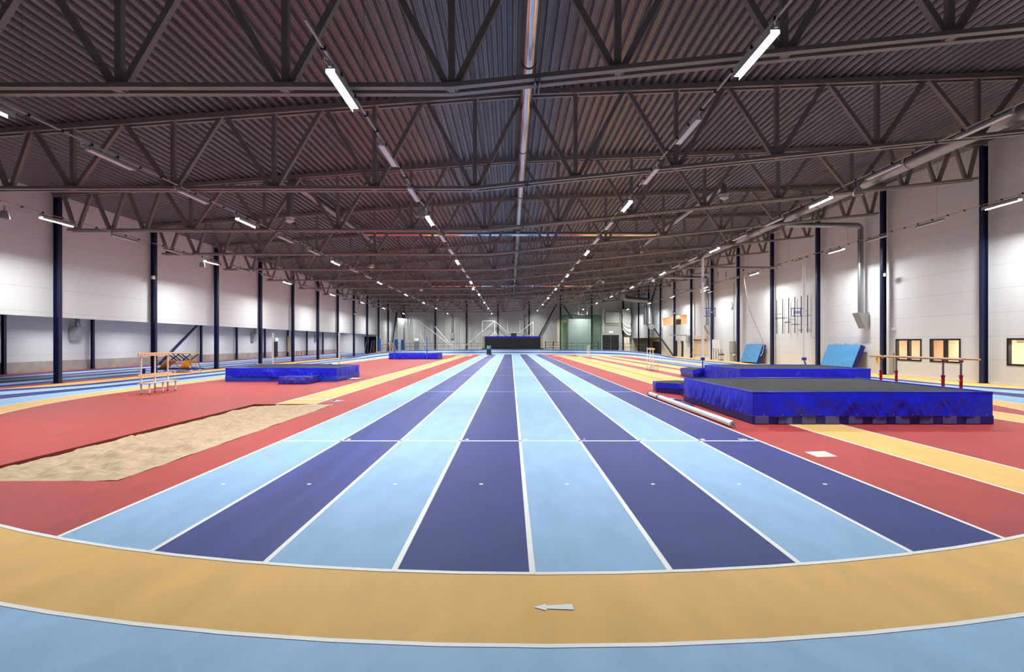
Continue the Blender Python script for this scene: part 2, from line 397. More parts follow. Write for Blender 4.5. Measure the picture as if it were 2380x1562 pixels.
# roof deck: trapezoidal sheet, ribs along the hall
m = MB(); per, dep = 0.31, 0.115
prof = [(0, 0), (.05, 0), (.055, .008), (.06, 0), (.11, 0), (.128, .05), (.134, .05), (.152, dep), (.195, dep), (.202, dep - .01), (.209, dep), (.252, dep), (.27, .05), (.276, .05), (.31, 0)]
x = XL - 0.1; pts = []
while x < XR + 0.1:
    for a, b in prof[:-1]: pts.append((x + a, zr(x + a) + b))
    x += per
pts.append((x, zr(x)))
vs = [(a, yy, b) for yy in (YN, YF) for a, b in pts]; n = len(pts)
m.add(vs, [(i, n + i, n + i + 1, i + 1) for i in range(n - 1)], 'ceil')
struct(m.build('ceiling'))

# ------------------------------------------------------------------ columns
def hsec(mb, x0, x1, y0, y1, z0, z1, m, t=0.022):       # web along x, flanges facing +-x
    mb.box(x0, x0 + t, y0, y1, z0, z1, m); mb.box(x1 - t, x1, y0, y1, z0, z1, m)
    ym = (y0 + y1) / 2; mb.box(x0 + t, x1 - t, ym - 0.012, ym + 0.012, z0, z1, m)
SP = 6.53; YK = [24.2 + SP * k for k in range(12)]
def column(name, label, x0, x1, y, hw, ztop, group, plate=True):
    t = thing(name, label, 'column', ((x0 + x1) / 2, y, 0), 0, group); cx = (x0 + x1) / 2
    b = MB(); hsec(b, x0 - cx, x1 - cx, -hw, hw, 0.02, ztop, 'col'); b.build('shaft', t)
    b = MB(); b.box(x0 - cx - .04, x1 - cx + .04, -hw - .05, hw + .05, 0.0, 0.02, 'col'); b.build('base_plate', t)
    return t
for k, y in enumerate(YK[:-1]):
    column('steel_column', 'tall navy column along the left white upper wall, %s from the camera' % ORD[k], -22.36, -22.1, y, 0.1, zr(-22.2) - 0.2, 'navy columns along the left wall')
    column('steel_column', 'tall navy steel column on the right white wall, %s from the camera' % ORD[k], 23.08, 23.34, y, 0.1, zr(23.2) - 0.2, 'navy columns along the right wall')
for k in range(9):
    y = 30.73 + SP * k
    column('recess_column', 'slim short navy column in the left recess, %s from the camera' % ORD[k], XREC + .12, XREC + .3, y, 0.085, 3.98, 'navy columns in the left recess')
for k in range(8):
    x = -20.8 + 6.1 * k
    column('back_column', 'navy steel column on the far end wall, %s from the left' % ORD[k], x - .13, x + .13, YF - 0.2, 0.13, zr(x) - 0.2, 'navy columns on the far end wall')
def brace(label, a, b, w=0.2):
    m = MB(); m.bar(a, b, w, w, 'col'); return tag(m.build('steel_brace'), label, 'brace', 'navy diagonal braces')
brace('navy diagonal brace low in the left recess behind the hurdle cart', (XREC + .5, 44.0, 0.1), (XREC + .5, 49.4, 3.8), 0.16)
brace('long blue diagonal brace rising over the right wall beside the bent silver duct', (22.94, 69.6, 0.12), (22.94, 82.8, 5.9))
brace('dark diagonal brace high on the right wall above the bent silver duct', (22.94, 77.5, 11.2), (22.94, 82.6, 6.6))
brace('navy diagonal brace on the far wall right of the black crash mat', (4.6, 95.5, 1.5), (8.9, 95.5, 9.4), 0.24)
brace('navy diagonal brace on the far wall running down behind the green net', (10.1, 95.5, 9.2), (12.9, 95.5, 5.2), 0.24)
brace('navy diagonal brace on the left wall leaning to the far left corner', (-21.9, 90.2, 0.12), (-21.9, 95.2, 8.2))
brace('short navy diagonal brace high in the far left corner', (-20.2, 95.4, 5.6), (-21.5, 95.4, 8.3))

# ------------------------------------------------------------------ trusses
BN = [-15.68 + 3.6 * k for k in range(10)]              # bottom nodes with a vertical
TN = [a + 1.8 for a in BN[:-1]]
ENDL = [('t', -22.0), ('b', -21.3), ('t', -20.5), ('b', -19.6), ('t', -18.85), ('b', -17.95), ('t', -17.1)]
ENDR = [('t', 18.5), ('b', 19.3), ('t', 20.1), ('b', 20.9), ('t', 21.7), ('b', 22.4), ('t', 22.95)]
def chord(mb, P, m, hgt=0.1, wid=0.14, gap=0.14):      # a pair of box bars following a polyline in xz, the web sits between them
    for (xa, za), (xb, zb_) in zip(P, P[1:]):
        for y0 in (-gap / 2 - wid, gap / 2):
            vs = [(x, y, z + dz) for x, z in ((xa, za), (xb, zb_)) for y in (y0, y0 + wid) for dz in (-hgt / 2, hgt / 2)]
            mb.add(vs, [(0, 1, 3, 2), (4, 6, 7, 5), (0, 4, 5, 1), (2, 3, 7, 6), (0, 2, 6, 4), (1, 5, 7, 3)], m)
tz = lambda x: zr(x) - 0.095
bz = lambda x: zb(x)
def make_truss(label):
    t = thing('roof_truss', label, 'roof truss', (0, 0, 0), 0, 'grey steel roof trusses')
    a = MB(); chord(a, [(-22.35, tz(-22.35)), (0, tz(0)), (23.25, tz(23.25))], 'truss', .18, .11); top = a.build('top_chord', t)
    xx = -21.0
    while xx < 22.5:                                     # stiffener plates in the chord
        a = MB(); a.box(xx - .06, xx + .06, -.07, .07, tz(xx) - .09, tz(xx) - .075, 'truss'); a.build('batten', top); xx += 3.6 / 2
    a = MB(); chord(a, [(-21.6, 7.5), (-1.28, 7.5), (22.8, zb(22.8))], 'truss'); bot = a.build('bottom_chord', t)
    for s in (-.045, .045):
        a = MB(); a.box(.57 + s - .014, .57 + s + .014, -.23, .23, zb(.57) - .17, zb(.57) + .17, 'truss'); sp = a.build('splice_plate', bot)
    def web(name, p, q, wd):
        a = MB(); a.bar(p, q, wd, wd, 'truss', up=(0, 1, 0)); a.build(name, t)
    for x in BN: web('vertical', (x, 0, bz(x) - .04), (x, 0, tz(x) + .06), 0.138)
    seq = ENDL + [z for i, x in enumerate(BN) for z in ([('b', x)] + ([('t', TN[i])] if i < len(TN) else []))] + ENDR
    for (ka, xa), (kb, xb) in zip(seq, seq[1:]):
        za = tz(xa) - .0 if ka == 't' else bz(xa) + .0; zb2 = tz(xb) - .0 if kb == 't' else bz(xb) + .0
        d = .07 if xb > xa else -.07
        web('diagonal', (xa + d * (.9 if ka == 'b' or kb == 'b' else 0), 0, za), (xb - d * .9, 0, zb2), 0.138)
    return t
TY = [10.7] + [17.67 + SP * k for k in range(12)]
tr0 = make_truss('x')
for i, y in enumerate(TY):
    t = tr0 if i == 0 else copy_tree(tr0)
    t.location = (0, y, 0)
    t['label'] = 'grey brown steel roof truss spanning the hall, %s from the camera' % ORD[i]

# ------------------------------------------------------------------ lights
ROWS = [(-19.4, 7.2, 'row by the left wall', .1), (-11.4, 7.2, 'second row from the left wall', .3), (-3.42, 7.2, 'row left of the centre duct', 0),
        (4.85, 7.75, 'row right of the centre duct', -.3), (13.1, 7.98, 'second row from the right wall', -.1), (21.25, 8.0, 'row by the right wall', .3)]
def make_light(lit):
    t = thing('hanging_strip_light', 'x', 'light'); L, W = 0.81, 0.085
    h = MB()
    vs = [(a, b, c) for b in (-L, L) for a, c in ((-W, 0), (-W, .045), (-.045, .1), (.045, .1), (W, .045), (W, 0))]
    h.add(vs, [(5, 4, 3, 2, 1, 0), (6, 7, 8, 9, 10, 11)] + [(i, i + 1, i + 7, i + 6) for i in range(5)] + [(5, 0, 6, 11)], 'grey'); 
    for e in (-1, 1): h.box(min(e * W, e * (W + .006)), max(e * W, e * (W + .006)), -L, L, -.07 if lit else -.012, 0, 'grey')  # side flaps added to cut the light off sideways, deeper on lit fixtures
    h.build('housing', t)
    d = MB(); d.box(-W + .012, W - .012, -L + .03, L - .03, -.006, -.001, 'lamp_on' if lit else 'lamp_off'); d.build('diffuser', t)
    c = MB(); c.tube([(-.02, -L - .02, .05), (-.07, -L - .12, .08), (-.05, -L - .16, .12), (-.02, -L - .08, .125)], .008, 'wpaint', 6); c.build('cable_loop', t)
    b = MB(); b.box(-.03, .03, -L - .05, -L, .02, .13, 'grey'); b.build('bracket', t)
    if lit:
        la = bpy.data.lights.new('strip_lamp', 'AREA'); la.shape = 'RECTANGLE'; la.size = 0.14; la.size_y = 1.5
        la.energy = LAMP_W; la.color = (0.93, 0.985, 1.0); la.spread = PI
        lo = bpy.data.objects.new('lamp', la); COL.objects.link(lo); lo.parent = t; lo.location = (0, 0, -.012)
    return t
LAMP_W = 430.0
lit0, off0 = make_light(True), make_light(False)
used = set()
for x, z, rowname, cut in ROWS:
    tk = thing('light_track', 'thin grey cable track carrying the lamps of the %s' % rowname, 'cable track', (x, 0, z + .17))
    b = MB(); b.box(-.02, .02, 8.2, 95.5, 0, .03, 'grey'); b.build('rail', tk)
    c0 = None
    yy = 9.0
    while yy < 62:
        if c0 is None:
            q = MB(); q.box(-.045, .045, -.02, .02, -.025, .05, 'black'); c0 = q.build('cable_clip', tk); c = c0
        else:
            c = c0.copy(); COL.objects.link(c)
        c.location = (0, yy, 0); yy += 0.88
    yy = 11.5
    while yy < 88:
        if x > 20 and abs(yy - 83.6) < 1.2: yy += 6.53; continue
        q = MB(); q.tube([(0, yy, .03), (0, yy, zr(x) - z - .17)], .006, 'pipe', 5); q.build('hanger_wire', tk); yy += 6.53
    i = 0; nl = 0; nu = 0
    for j in range(0, 22):
        y = 10.15 + 3.64 * j + cut
        lit = j % 3 == 0
        if abs(x) > 18 and y < 13: continue
        if j == 21: y = 89.8
        src = lit0 if lit else off0
        if src.name in used: t = copy_tree(src)
        else: t = src; used.add(src.name)
        t.location = (x, y, z)
        if lit:
            t['label'] = 'glowing strip light, %s lit one along the %s' % (ORD[nl], rowname); nl += 1
        else:
            t['label'] = 'unlit strip light, %s dark one along the %s' % (ORD[nu], rowname); nu += 1
        t['group'] = 'strip lights under the roof'
for k in range(9):
    t = copy_tree(lit0); t.location = (-29.3, 33.6 + 6.53 * k, 3.85); t['group'] = 'strip lights above the left recess'
    t['label'] = 'strip light tucked above the left recess, %s from the camera' % ORD[k]
    for c in t.children:
        if c.type == 'LIGHT':
            if k == 0: c.data = c.data.copy(); c.data.energy = 150; c.data.color = (.93, .97, 1.0); rl = c.data
            c.data = rl
# ------------------------------------------------------------------ ducts
def ribbed(pts, r, m='galv', n=16, pitch=0.12, amp=0.008):
    mb = MB(); P = [Vector(p) for p in pts]; out, rad = [], []
    for a, b in zip(P, P[1:]):
        L = (b - a).length; k = max(1, int(L / (pitch / 2)))
        for i in range(k):
            out.append(a.lerp(b, i / k)); rad.append(r + (amp if len(out) % 2 else 0))
    out.append(P[-1]); rad.append(r)
    return mb.tube(out, rad, m, n)
def duct(name, label, cat='duct'): return thing(name, label, cat)
def bendpts(a, c, b, r=0.5, k=6):                       # rounded corner at c
    a, b, c = Vector(a), Vector(b), Vector(c)
    p, q = c + (a - c).normalized() * r, c + (b - c).normalized() * r
    return [p * (1 - t) ** 2 + c * 2 * t * (1 - t) + q * t * t for t in [i / k for i in range(k + 1)]]
t = duct('spiral_duct', 'long silver spiral duct under the middle of the roof')
ribbed([(.53, 5, 10.2), (.53, 93, 10.2)], .2, n=18, pitch=.16, amp=.006).build('duct_run', t, True)
for y in [9, 14.4, 20.9, 27.4, 34, 40.5, 47, 53.6]:
    b = MB(); b.tube([(.53, y - .03, 10.2), (.53, y + .03, 10.2)], .216, 'dgrey', 18); b.build('hanger_ring', t)
b = MB(); b.tube([(.53, 93, 10.2)] + bendpts((.53, 93, 10.2), (.53, 94, 10.2), (3, 94, 10.2), .5) + [(4.5, 94, 10.2)], .2, 'galv', 16); b.build('elbow', t, True)
t = duct('spiral_duct', 'large ribbed silver duct beside the second lamp row from the right wall')
ribbed([(17.85, 8.5, 10.05), (17.85, 78, 10.05)], .28, 'pipe', n=18, pitch=.24, amp=.02).build('duct_run', t, True)
b = MB(); b.tube([(17.85, 78, 10.05)] + bendpts((17.85, 78, 10.05), (17.9, 79.4, 9.0), (20, 79.4, 8.75), .9) + bendpts((19, 79.4, 8.75), (22.35, 79.4, 8.7), (22.35, 79.4, 6), .8) + bendpts((22.35, 79.4, 7), (22.35, 79.4, 4.5), (22.3, 77.2, 4.3), .8) + [(22.3, 78.0, 4.4)], .45, 'pipe', 18); b.build('bent_duct', t, True)
for y in (16, 22, 28.5, 35, 41.6):
    b = MB(); b.tube([(17.85, y - .03, 10.05), (17.85, y + .03, 10.05)], .298, 'dgrey', 18); b.build('hanger_ring', t)
b = MB(); b.tube([(22.3, 81.6, 8.4), (22.3, 81.6, 4.9)], .3, 'pipe', 16); b.build('down_duct', t, True)
def cap(mb, x, y, z):                                    # white valve at the foot of a drop pipe
    mb.tube([(x, y, z), (x, y, z + .04), (x, y, z + .07), (x, y, z + .26)], [.10, .12, .2, .2], 'wpaint', 16)
def hduct(label, yt, xs, ends_, r=.16, z=9.82):
    t = duct('exhaust_duct', label)
    ribbed([(xs[0], yt, z), (xs[1], yt, z)], r, 'galv', 14, .16, .005).build('cross_run', t, True)
    for (x, y, zc) in ends_:
        b = MB(); s = 1 if y > yt else -1
        b.tube([(x, yt, z)] + bendpts((x, yt, z), (x, y, z), (x, y, zc), .3) + [(x, y, zc + .26)], r, 'pipe', 14); b.build('branch_pipe', t, True)
        b = MB(); cap(b, x, y, zc); b.build('valve_cap', t, True)
hduct('silver exhaust duct crossing the roof nearest the camera, with four white capped drops', 35.6, (-10.7, 10.6), [(-10.7, 23.9, 7.8), (-10.7, 37.9, 7.7), (10.6, 24.5, 9.1), (10.6, 40.2, 9.1)])
hduct('silver exhaust duct crossing the roof farthest from the camera', 68.2, (-10.9, 11.2), [(-10.9, 60.0, 8.2), (-10.9, 73.5, 8.2), (11.2, 60.0, 9.2), (11.2, 77.0, 9.2)])
def wall_vent(label, side, y, ztop, zbox, xfrom=None):   # side +1 = right wall
    t = thing('wall_vent', label, 'vent', (0, 0, 0), 0, 'grey wedge shaped wall vents')
    x = XR - 0.42 if side > 0 else (XREC + .45)
    P = ([(xfrom, y, ztop)] + bendpts((xfrom, y, ztop), (x, y, ztop), (x, y, zbox), .35) if xfrom is not None else [(x, y, ztop)]) + [(x, y, zbox + 1.0)]
    ribbed(P, .16, 'pipe', 14, .14, .006).build('duct_pipe', t, True)
    b = MB(); a, c = (XR - .06, -1) if side > 0 else (XREC + .08, 1)
    vs = [(a, y - .3, zbox), (a + c * .28, y - .3, zbox), (a + c * .72, y - .3, zbox + 1.02), (a, y - .3, zbox + 1.02)]
    vs += [(p[0], y + .3, p[2]) for p in vs]
    b.add(vs, [(0, 1, 2, 3), (7, 6, 5, 4), (0, 4, 5, 1), (1, 5, 6, 2), (2, 6, 7, 3), (3, 7, 4, 0)], 'grey'); b.build('outlet_box', t, bevel=.01)
    return t
wall_vent('grey wall vent with long silver pipe above the nearer leaning light blue mat', 1, 32.6, 9.75, 2.92, 18.1)
wall_vent('grey wall vent with silver pipe behind the tall white vault post on the right wall', 1, 58.0, 9.6, 2.95, 18.1)
wall_vent('grey wall vent low in the left recess, nearest the camera', -1, 35.7, 3.97, 2.12)
wall_vent('grey wall vent in the left recess near the white high jump posts', -1, 60.5, 3.97, 2.12)
wall_vent('grey wall vent in the left recess beside the last exit door', -1, 76.2 + 3.9, 3.97, 2.12)
def back_vent(label, x, zb0):
    t = thing('wall_vent', label, 'vent', (0, 0, 0), 0, 'grey wedge shaped wall vents')
    b = MB(); b.tube([(x, YF - .3, 7.4), (x, YF - .3, zb0 + 1.05)], .18, 'pipe', 12); b.build('duct_pipe', t, True)
    b = MB(); b.box(x - .32, x + .32, YF - .55, YF - .06, zb0, zb0 + 1.06, 'grey'); b.build('outlet_box', t, bevel=.02)
back_vent('grey box vent on the far wall left of the crash mat', -11.35, 2.7); back_vent('grey box vent on the far wall above the right half of the crash mat', 2.85, 2.75)

# ------------------------------------------------------------------ loudspeakers, emergency lamps
def speaker(label, x, y, z):
    t = thing('hanging_loudspeaker', label, 'loudspeaker', (x, y, z), 0, 'hanging loudspeakers')
    b = MB(); b.tube([(0, 0, .3), (0, 0, .27), (0, 0, 0)], [.085, .11, .17], 'dgrey' if z < 0 else 'grey', 14); b.build('cone', t, True)
    b = MB(); b.tube([(0, 0, -.005), (0, 0, .0)], .12, 'dgrey', 14); b.build('grille', t)
    b = MB(); b.box(-.02, .02, -.02, .02, .3, .5, 'grey'); b.build('hanger', t)
for lab, x, y, z in (('grey cone loudspeaker hanging by the lamp row left of the centre duct, nearest one', -3.42, 18.7, 6.75), ('grey cone loudspeaker hanging by the lamp row left of the centre duct, farther one', -3.42, 45.0, 6.75),
                     ('grey cone loudspeaker hanging beside the big right duct, nearest one', 13.1, 18.6, 7.55), ('grey cone loudspeaker hanging beside the big right duct, farther one', 13.1, 45.4, 7.55),
                     ('grey cone loudspeaker at the left edge by the left wall lamp row', -19.4, 18.9, 6.75), ('grey cone loudspeaker next to the second lit lamp along the left wall', -19.4, 31.0, 6.75)):
    speaker(lab, x, y, z)
def emergency(label, x, y, z, s):
    t = thing('emergency_spotlight', label, 'emergency lamp', (x, y, z), 0, 'twin spot emergency lamps on columns')
    b = MB(); b.box(-.06, .06, -.17, -.03, -.1, .1, 'wpaint'); b.box(-.06, .06, -.03, .0, -.1, .1, 'wpaint'); b.build('battery_box', t, bevel=.006)
    for q in (-.05, .09):
        b = MB(); b.tube([(s * .02, -.12, .1), (s * .02, -.12, .17), (s * (.1 + q), -.14, .19), (s * (.16 + q), -.16, .17)], [.02, .03, .06, .065], 'black', 10); b.build('spot_head', t, True)
emergency('white twin spot emergency lamp on the second left column', -22.05, 30.5, 6.0, 1)
emergency('white twin spot emergency lamp on the second right column', 23.1, 30.5, 6.17, -1)
emergency('white twin spot emergency lamp on the eighth right column', 23.1, 69.7, 6.1, -1)
emergency('white twin spot emergency lamp on the eighth left column', -22.05, 69.7, 6.0, 1)

# ------------------------------------------------------------------ landing mats
def wr(u, z, seed, amp):                                 # folds of a hanging tarpaulin
    k = 0
    k += noise.noise(Vector((u * 2.1 + z * 1.2, z * .9, seed))) * 1.0
    k += noise.noise(Vector((u * 5.5 - z * 3.5, z * 1.4, seed + 9))) * .7
    k += noise.noise(Vector((u * 12 + z * 7, z * 2.0, seed + 4))) * .5
    return amp * k
def skirt(x0, x1, y0, y1, z0, z1, seed, m, amp=.05, sides='frlb', out=.035):
    mb = MB()
    S = {'f': ((x0, y0), (x1, y0), (0, -1)), 'r': ((x1, y0), (x1, y1), (1, 0)), 'b': ((x1, y1), (x0, y1), (0, 1)), 'l': ((x0, y1), (x0, y0), (-1, 0))}
    for s in sides:
        (ax, ay), (bx, by), (nx, ny) = S[s]; L = math.hypot(bx - ax, by - ay)
        def fn(u, v):
            z = z1 + (z0 - z1) * v
            e = min(1, 8 * u, 8 * (1 - u)); a = (.012 + (out + wr(u * L, z, seed + ord(s), amp)) * min(1, v * 2.5)) * e + .006
            return (ax + (bx - ax) * u + nx * a, ay + (by - ay) * u + ny * a, z - (0.012 * math.sin(u * L * 2.3 + seed) * v if v == 1 else 0))
        mb.grid(fn, max(8, int(L / .035)), 12, m)
    return mb
def mat_thing(name, label, x0, x1, y0, y1, h, hem, seed, eyelets=True, vents=(), base='tarp_d', cover='tarp', cat='landing mat', sides='frlb'):
    cx, cy = (x0 + x1) / 2, (y0 + y1) / 2
    t = thing(name, label, cat, (cx, cy, 0)); a, b, c, d = x0 - cx, x1 - cx, y0 - cy, y1 - cy
    m = MB(); m.box(a + .02, b - .02, c + .02, d - .02, hem, h - .03, base); m.box(a - .025, b + .025, c - .02, d + .02, .004, hem + .02, base); bo = m.build('base_cushion', t, bevel=.02)
    def fn(u, v):
        x, y = a + (b - a) * u, c + (d - c) * v; e = min(1, 10 * min(u, 1 - u, v, 1 - v))
        return (x, y, h - .012 + e * (.02 * noise.noise(Vector((x * .9, y * 1.3, seed))) + .012 * noise.noise(Vector((x * 3.0, y * 3.4, seed + 2)))))
    m = MB(); m.grid(fn, 60, 40, 'mesh_black'); m.build('spike_sheet', t, True, 0)
    m = skirt(a, b, c, d, hem, h - .01, seed, cover, sides=sides); ck = m.build('side_cover', t, True)
    m = MB(); q = [(a, c, h), (b, c, h), (b, d, h), (a, d, h)]
    for i in range(4): m.tube([q[i], q[(i + 1) % 4]], .022, cover, 8)
    m.build('edge_piping', t, True)
    if eyelets:
        e0 = None
        def eye(x, y, nx, ny):
            nonlocal e0
            if e0 is None:
                k = MB(); k.tube([(0, 0, 0), (0, -.006, 0)], .013, 'brass', 10); e0 = k.build('eyelet', ck); o = e0
            else:
                o = e0.copy(); COL.objects.link(o)
            o.location = (x, y, hem + .05); o.rotation_euler = (0, 0, math.atan2(ny, nx) + PI / 2)
        n = max(3, int((b - a) / .42))
        for i in range(n): eye(a + (b - a) * (i + .5) / n, c - .085, 0, -1)
        n = max(3, int((d - c) / .5))
        sx = 1 if x1 < 0 else -1
        for i in range(n): eye((b if sx > 0 else a) + sx * .085, c + (d - c) * (i + .5) / n, sx, 0)
    for i, (u0, u1) in enumerate(vents):
        k = MB(); k.box(a + u0, a + u1, c - .04, c - .015, .02, hem + .01, 'vent'); k.build('vent_panel', bo)
    return t
vp = [(.03 + .575 * i, .03 + .575 * i + .33) for i in range(10)]
big = mat_thing('pole_vault_mat', 'large royal blue and black pole vault mat on the right, nearest the camera', 5.95, 11.82, 12.1, 16.9, .785, .2, 1, True, vp)
mat2 = mat_thing('pole_vault_mat', 'royal blue and black pole vault mat behind the nearest one on the right', 10.45, 16.35, 22.4, 26.6, .79, .2, 5)
hj = mat_thing('high_jump_mat', 'blue and black high jump mat with a small blue mat in front', -14.63, -8.95, 25.3, 29.1, .68, .24, 8, True, (), 'tarp_m')
hj2 = mat_thing('high_jump_mat', 'far blue and black high jump mat between two blue posts', -14.3, -8.55, 57.9, 61.5, .7, .1, 12, False, (), 'tarp_d')
def wing(label, pts, h, seed):                           # wedge cushion beside the planting box
    t = thing('front_wing_mat', label, 'landing mat'); z0 = .004
    n = len(pts); m = MB()
    m.add([(x, y, z0) for x, y, k in pts] + [(x, y, h * k) for x, y, k in pts], [tuple(range(n, 2 * n))] + [(i, (i + 1) % n, n + (i + 1) % n, n + i) for i in range(n)], 'tarp_d'); m.build('cushion', t, bevel=.03)
    cx, cy = sum(p[0] for p in pts) / n, sum(p[1] for p in pts) / n
    m = MB(); m.face([(cx + (x - cx) * .93, cy + (y - cy) * .93, h * k + .012) for x, y, k in pts], 'mesh_black'); m.build('spike_sheet', t)
    m = MB(); q = [(x, y, h * k + .004) for x, y, k in pts]
    for i in range(n):
        (ax, ay, az), (bx, by, bz2) = q[i], q[(i + 1) % n]
        L = math.hypot(bx - ax, by - ay); nx, ny = (by - ay) / L, -(bx - ax) / L
        m.grid(lambda u, v: (ax + (bx - ax) * u + nx * (.012 + .02 * v + .022 * v * noise.noise(Vector((u * L * 5, v * 2, seed + i)))), ay + (by - ay) * u + ny * (.012 + .02 * v + .022 * v * noise.noise(Vector((u * L * 5, v * 2, seed + i)))),
                              (az + (bz2 - az) * u) - v * h * .45), 20, 4, 'tarp')
    m.build('cover_flap', t, True)
wing('low blue wing cushion at the back left corner of the nearest pole vault mat', [(5.84, 19.8, .92), (6.45, 18.8, .98), (6.2, 17.0, 1.5), (6.9, 17.0, 1.5), (6.9, 20.6, 1.0), (5.95, 20.6, .92)], .42, 3)
wing('low blue wing cushion at the back left corner of the second pole vault mat', [(9.95, 26.85, .95), (10.6, 26.85, 1.2), (10.66, 29.6, 1.0), (10.2, 29.6, .92)], .5, 6)
t = mat_thing('small_mat', 'small low blue mat lying in front of the left high jump mat', -11.12, -9.72, 23.6, 25.1, .32, .03, 21, False, (), 'tarp_v', 'tarp_v', 'mat')
for c in list(t.children):
    if c.name.startswith('spike_sheet'): c.data.materials[0] = M['tarp_v']; c.name = 'top_sheet'
t = thing('landing_cushion_flap', 'dark blue cover flap lying on the floor left of the nearest vault mat', 'mat flap', (5.9, 16.6, 0))
m = MB(); m.grid(lambda u, v: (-.45 + .36 * u, -1.1 + 1.1 * v, .02 + .02 * noise.noise(Vector((u * 6, v * 5, 2)))), 14, 20, 'tarp_d'); m.build('flap', t, True)
# leaning mats by the right wall
def lean_mat(label, y0, y1, hgt, foot):
    t = thing('gym_mat', label, 'gym mat', (0, 0, 0), 0, 'light blue gym mats leaning on the right wall')
    x0, x1 = XR - foot, XR - .42; dx, dz = x1 - x0, hgt - .02
    L = math.hypot(dx, dz); nx, nz = dz / L, -dx / L; th = .32
    P = lambda u, y, k: (x0 + dx * u + nx * k, y, .02 + max(0, -nz * th) + dz * u + nz * k)
    m = MB(); m.grid(lambda u, v: (lambda p: (p[0] - .012 - .02 * noise.noise(Vector((u * 3 + v * 2, v * 7 - u * 4, y0))) * min(1, 8 * min(u, v, 1 - u, 1 - v)), p[1], p[2]))(P(u, y0 + (y1 - y0) * v, 0)), 24, 40, 'sky'); m.build('front_face', t, True)
    m = MB(); vs = [P(u, y, k) for y in (y0, y1) for u, k in ((0, 0), (1, 0), (1, th), (0, th))]
    m.add(vs, [(0, 1, 2, 3), (7, 6, 5, 4), (1, 5, 6, 2), (2, 6, 7, 3), (0, 3, 7, 4)], 'tarp_d'); m.build('blue_sides', t)
    for f in (.2, .5, .8):
        y = y0 + (y1 - y0) * f; a = P(1, y, .15)
        m = MB(); m.tube([(a[0], y - .09, a[2] - .01), (a[0], y - .06, a[2] + .1), (a[0], y + .06, a[2] + .1), (a[0], y + .09, a[2] - .01)], .012, 'tarp_d', 6); m.build('carry_loop', t)
lean_mat('light blue gym mat leaning on the right wall, nearer and wider one', 32.55, 35.9, 1.72, 1.1)
lean_mat('light blue gym mat leaning on the right wall beside the hanging rope, farther one', 45.2, 48.4, 1.72, 1.0)

# ------------------------------------------------------------------ pole vault posts, high jump posts
def vault_post(label, x, y, s):
    t = thing('vault_post', label, 'vault post', (x, y, 0), 0, 'white pole vault posts')
    m = MB(); m.box(-.2, .2, -.45, .45, 0.004, .04, 'bluep'); m.build('base_plate', t)
    m = MB(); m.tube([(0, 0, .04), (0, 0, 1.06)], .035, 'wpaint', 10); m.build('lower_post', t, True)
    m = MB(); m.box(-.09, .09, -.09, .09, .98, 1.14, 'bluep'); m.build('collar', t, bevel=.01)
    m = MB(); m.tube([(0, 0, 1.14), (0, 0, 6.82)], .075, 'wpaint', 14); up = m.build('upper_tube', t, True)
    for dx in (-.18, -.06):
        m = MB(); m.tube([(s * dx, -.3, .05), (0, 0, 1.05)], .022, 'bluep', 8); m.build('brace', t)
    
    if s > 0: vs, fs = text_geo('NORDIC', .085, .003); m = MB(); m.add([(-b, -.078, a + 5.6) for a, b, c in vs], fs, 'bluep'); m.build('lettering', up)
    k = MB(); z = 3.72
    for dz in (-.22, .22): k.tube([(s * .06, 0, z + dz), (s * .72, 0, z + dz)], .018, 'bluep', 6)
    for dx in (.2, .58, .72): k.tube([(s * dx, 0, z - .24), (s * dx, 0, z + .26)], .016, 'bluep', 6)
    fr = k.build('bar_carrier', t)
    k = MB(); k.box(min(s * .2, s * .58), max(s * .2, s * .58), -.03, -.02, z - .06, z + .06, 'bluep'); pl = k.build('name_plate', fr)
    vs, fs = text_geo('NORDIC', .085, .003); k = MB(); k.add([(a + s * .39, -.033, b + z) for a, b, c in vs], fs, 'wpaint'); k.build('lettering', pl)
vault_post('tall white vault post at the left back corner of the second vault mat', 10.98, 30.3 - 2.1, 1)
vault_post('tall white vault post standing behind the second vault mat near the right wall bars', 16.78, 28.2, -1)
def lying_post(label, x0, y0, x1, y1):
    t = thing('vault_post', label, 'vault post', (0, 0, 0), 0, 'white pole vault posts')
    a, b = Vector((x0, y0, .085)), Vector((x1, y1, .085)); q = a.lerp(b, .84)
    m = MB(); m.tube([a, q], .075, 'wpaint', 18); tb = m.build('upper_tube', t, True)
    m = MB(); m.tube([a, a - (b - a).normalized() * .004], .075, 'grey', 18); e = m.build('end_plate', tb)
    m = MB(); m.tube([a - (b - a).normalized() * .004, a - (b - a).normalized() * .012], .014, 'black', 8); m.build('bolt', tb)
    m = MB(); m.tube([q - (b - a).normalized() * .05, q + (b - a).normalized() * .05], .083, 'bluep', 16); m.build('collar', t, True)
    m = MB(); m.tube([q, b], .07, 'wpaint', 16); m.build('lower_post', t, True)
    m = MB(); m.tube([b, b + (b - a).normalized() * .05], .084, 'bluep', 16); m.build('end_sleeve', t, True)
lying_post('long white vault post lying on the red floor beside the sprint lanes', 5.24, 11.62, 5.22, 18.5)
lying_post('white vault post lying behind the right side of the nearest vault mat', 11.98, 12.35, 12.0, 18.6)
t = thing('bar_carrier_frame', 'blue steel frame with a white plate lying beside the white post on the floor', 'frame', (5.62, 17.5, 0))
m = MB(); m.tube([(-.3, .5, .03), (.1, -.7, .03), (.22, -.7, .03), (-.1, .5, .03), (-.3, .5, .03)], .014, 'bluep', 6); m.build('tube_frame', t)
